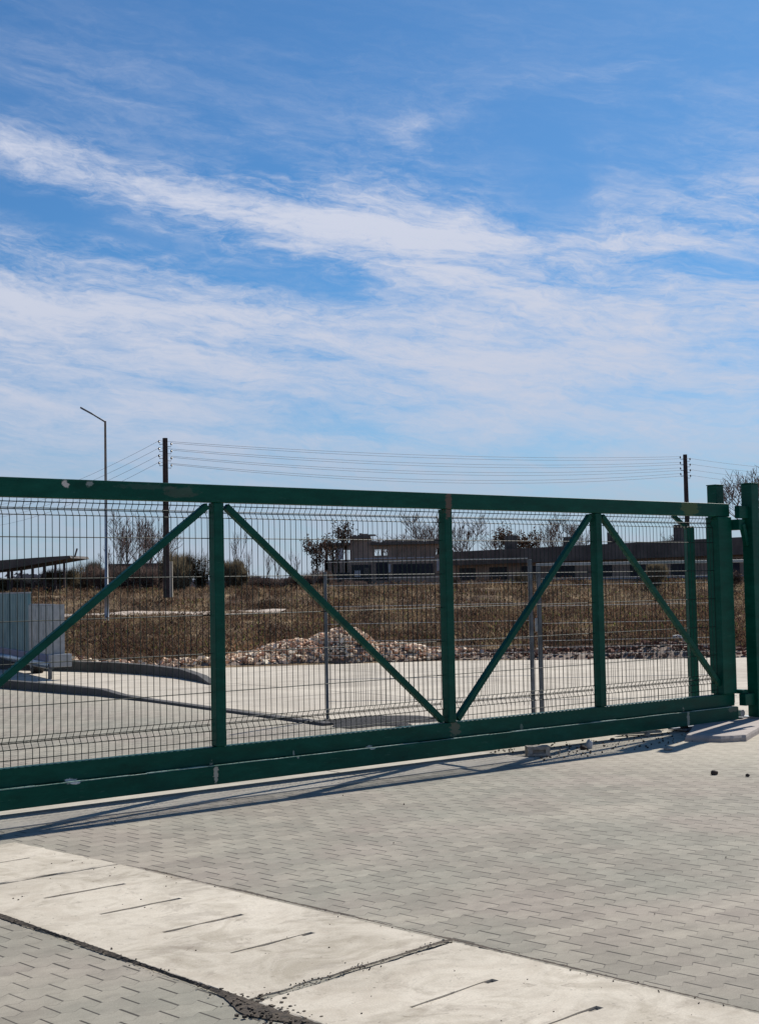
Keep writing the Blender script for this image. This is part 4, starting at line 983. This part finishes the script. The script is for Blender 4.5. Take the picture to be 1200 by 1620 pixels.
# rubble heap
def heap(pts, n, rr_, mt, name, label, seed, rmin, rmax):
    """pts: (x, y, peak height, radius x, radius y)"""
    rg_ = random.Random(seed); mb = MB(); global s_t
    for k in range(n):
        cx, cy, hp, rx, ry = pts[rg_.randrange(len(pts))] if rg_.random() < .35 else rg_.choices(pts, weights=[q[3] * q[4] for q in pts])[0]
        a = rg_.uniform(0, 6.28); r = rg_.random() ** .55; x = cx + math.cos(a) * r * rx; y = cy + math.sin(a) * r * ry
        z = 0
        for (ax, ay, ah, arx, ary) in pts: z = max(z, ah * max(0, 1 - ((x - ax) / arx) ** 2 - ((y - ay) / ary) ** 2) ** 1.0)
        s_t = rg_.uniform(-1.2, 1.2); rad = rg_.uniform(rmin, rmax) * (1.5 if rg_.random() < .08 else 1)
        mb.rock((x, y, max(0, float(terr(x, y))) + z + rg_.uniform(-.01, .05)), rad, (rg_.uniform(.7, 1.4), 1, rg_.uniform(.4, .8)))
    nf = len(mb.f)
    for (ax, ay, ah, arx, ary) in pts:
        vs = []; nn = 22
        for q in range(6):
            rr2 = q / 5
            for k in range(nn): a = 2 * math.pi * k / nn; vs.append((ax + math.cos(a) * arx * rr2, ay + math.sin(a) * ary * rr2, max(0, float(terr(ax, ay))) + ah * (1 - rr2 ** 2) - .03))
        mb.add(vs, [(q * nn + k, q * nn + (k + 1) % nn, (q + 1) * nn + (k + 1) % nn, (q + 1) * nn + k) for q in range(5) for k in range(nn)])
    o = mb.build(name, mt); o.data.materials.append(M['core'])
    for p_ in list(o.data.polygons)[nf:]: p_.material_index = 1
    return tag(o, label, None, None, 'stuff')
pk = at(540, 1050)
heap([(-.70, 28.0, .60, .8, 1.0), (-1.6, 27.9, .34, 1.2, .9), (-2.5, 27.5, .14, 1.0, .7), (.25, 28.1, .28, 1.1, .9), (1.2, 28.2, .16, 1.2, .7), (-1.15, 28.0, .46, .6, .8)],
     3600, None, M['rubble'], 'rubble_heap', 'heap of broken pale and reddish masonry at the edge of the yard', 3, .016, .046)
heap([(2.6, 28.0, .12, 1.9, .8), (4.2, 27.6, .13, 1.8, .8), (5.6, 27.3, .24, 1.2, .8), (7.4, 27.2, .12, 1.5, .8)],
     1100, None, M['debris'], 'brick_debris', 'low ridge of reddish brick debris along the right of the yard', 4, .015, .045)
heap([(-6.3, 28.0, .14, .5, .4), (-5.6, 27.3, .1, .7, .3), (-4.2, 26.9, .1, 1.1, .3), (-3.2, 27.0, .1, .8, .3)],
     260, None, M['rubble'], 'rubble_strip', 'thin scatter of pale masonry bits behind the tall kerb', 6, .02, .05)
# bent pipe end
q = at(1083, 1034)
pp = MB().tube([(-.24, 0, .35), (-.12, 0, .36), (-.04, 0, .32), (0, 0, .22), (0, 0, .10), (0, 0, -.05)], .032, 8).build('bent_pipe', M['board'], smooth=True)
pp.location = (q.x, q.y, 0); tag(pp, 'pale bent pipe curving down into the red brick debris near the right posts', 'pipe')
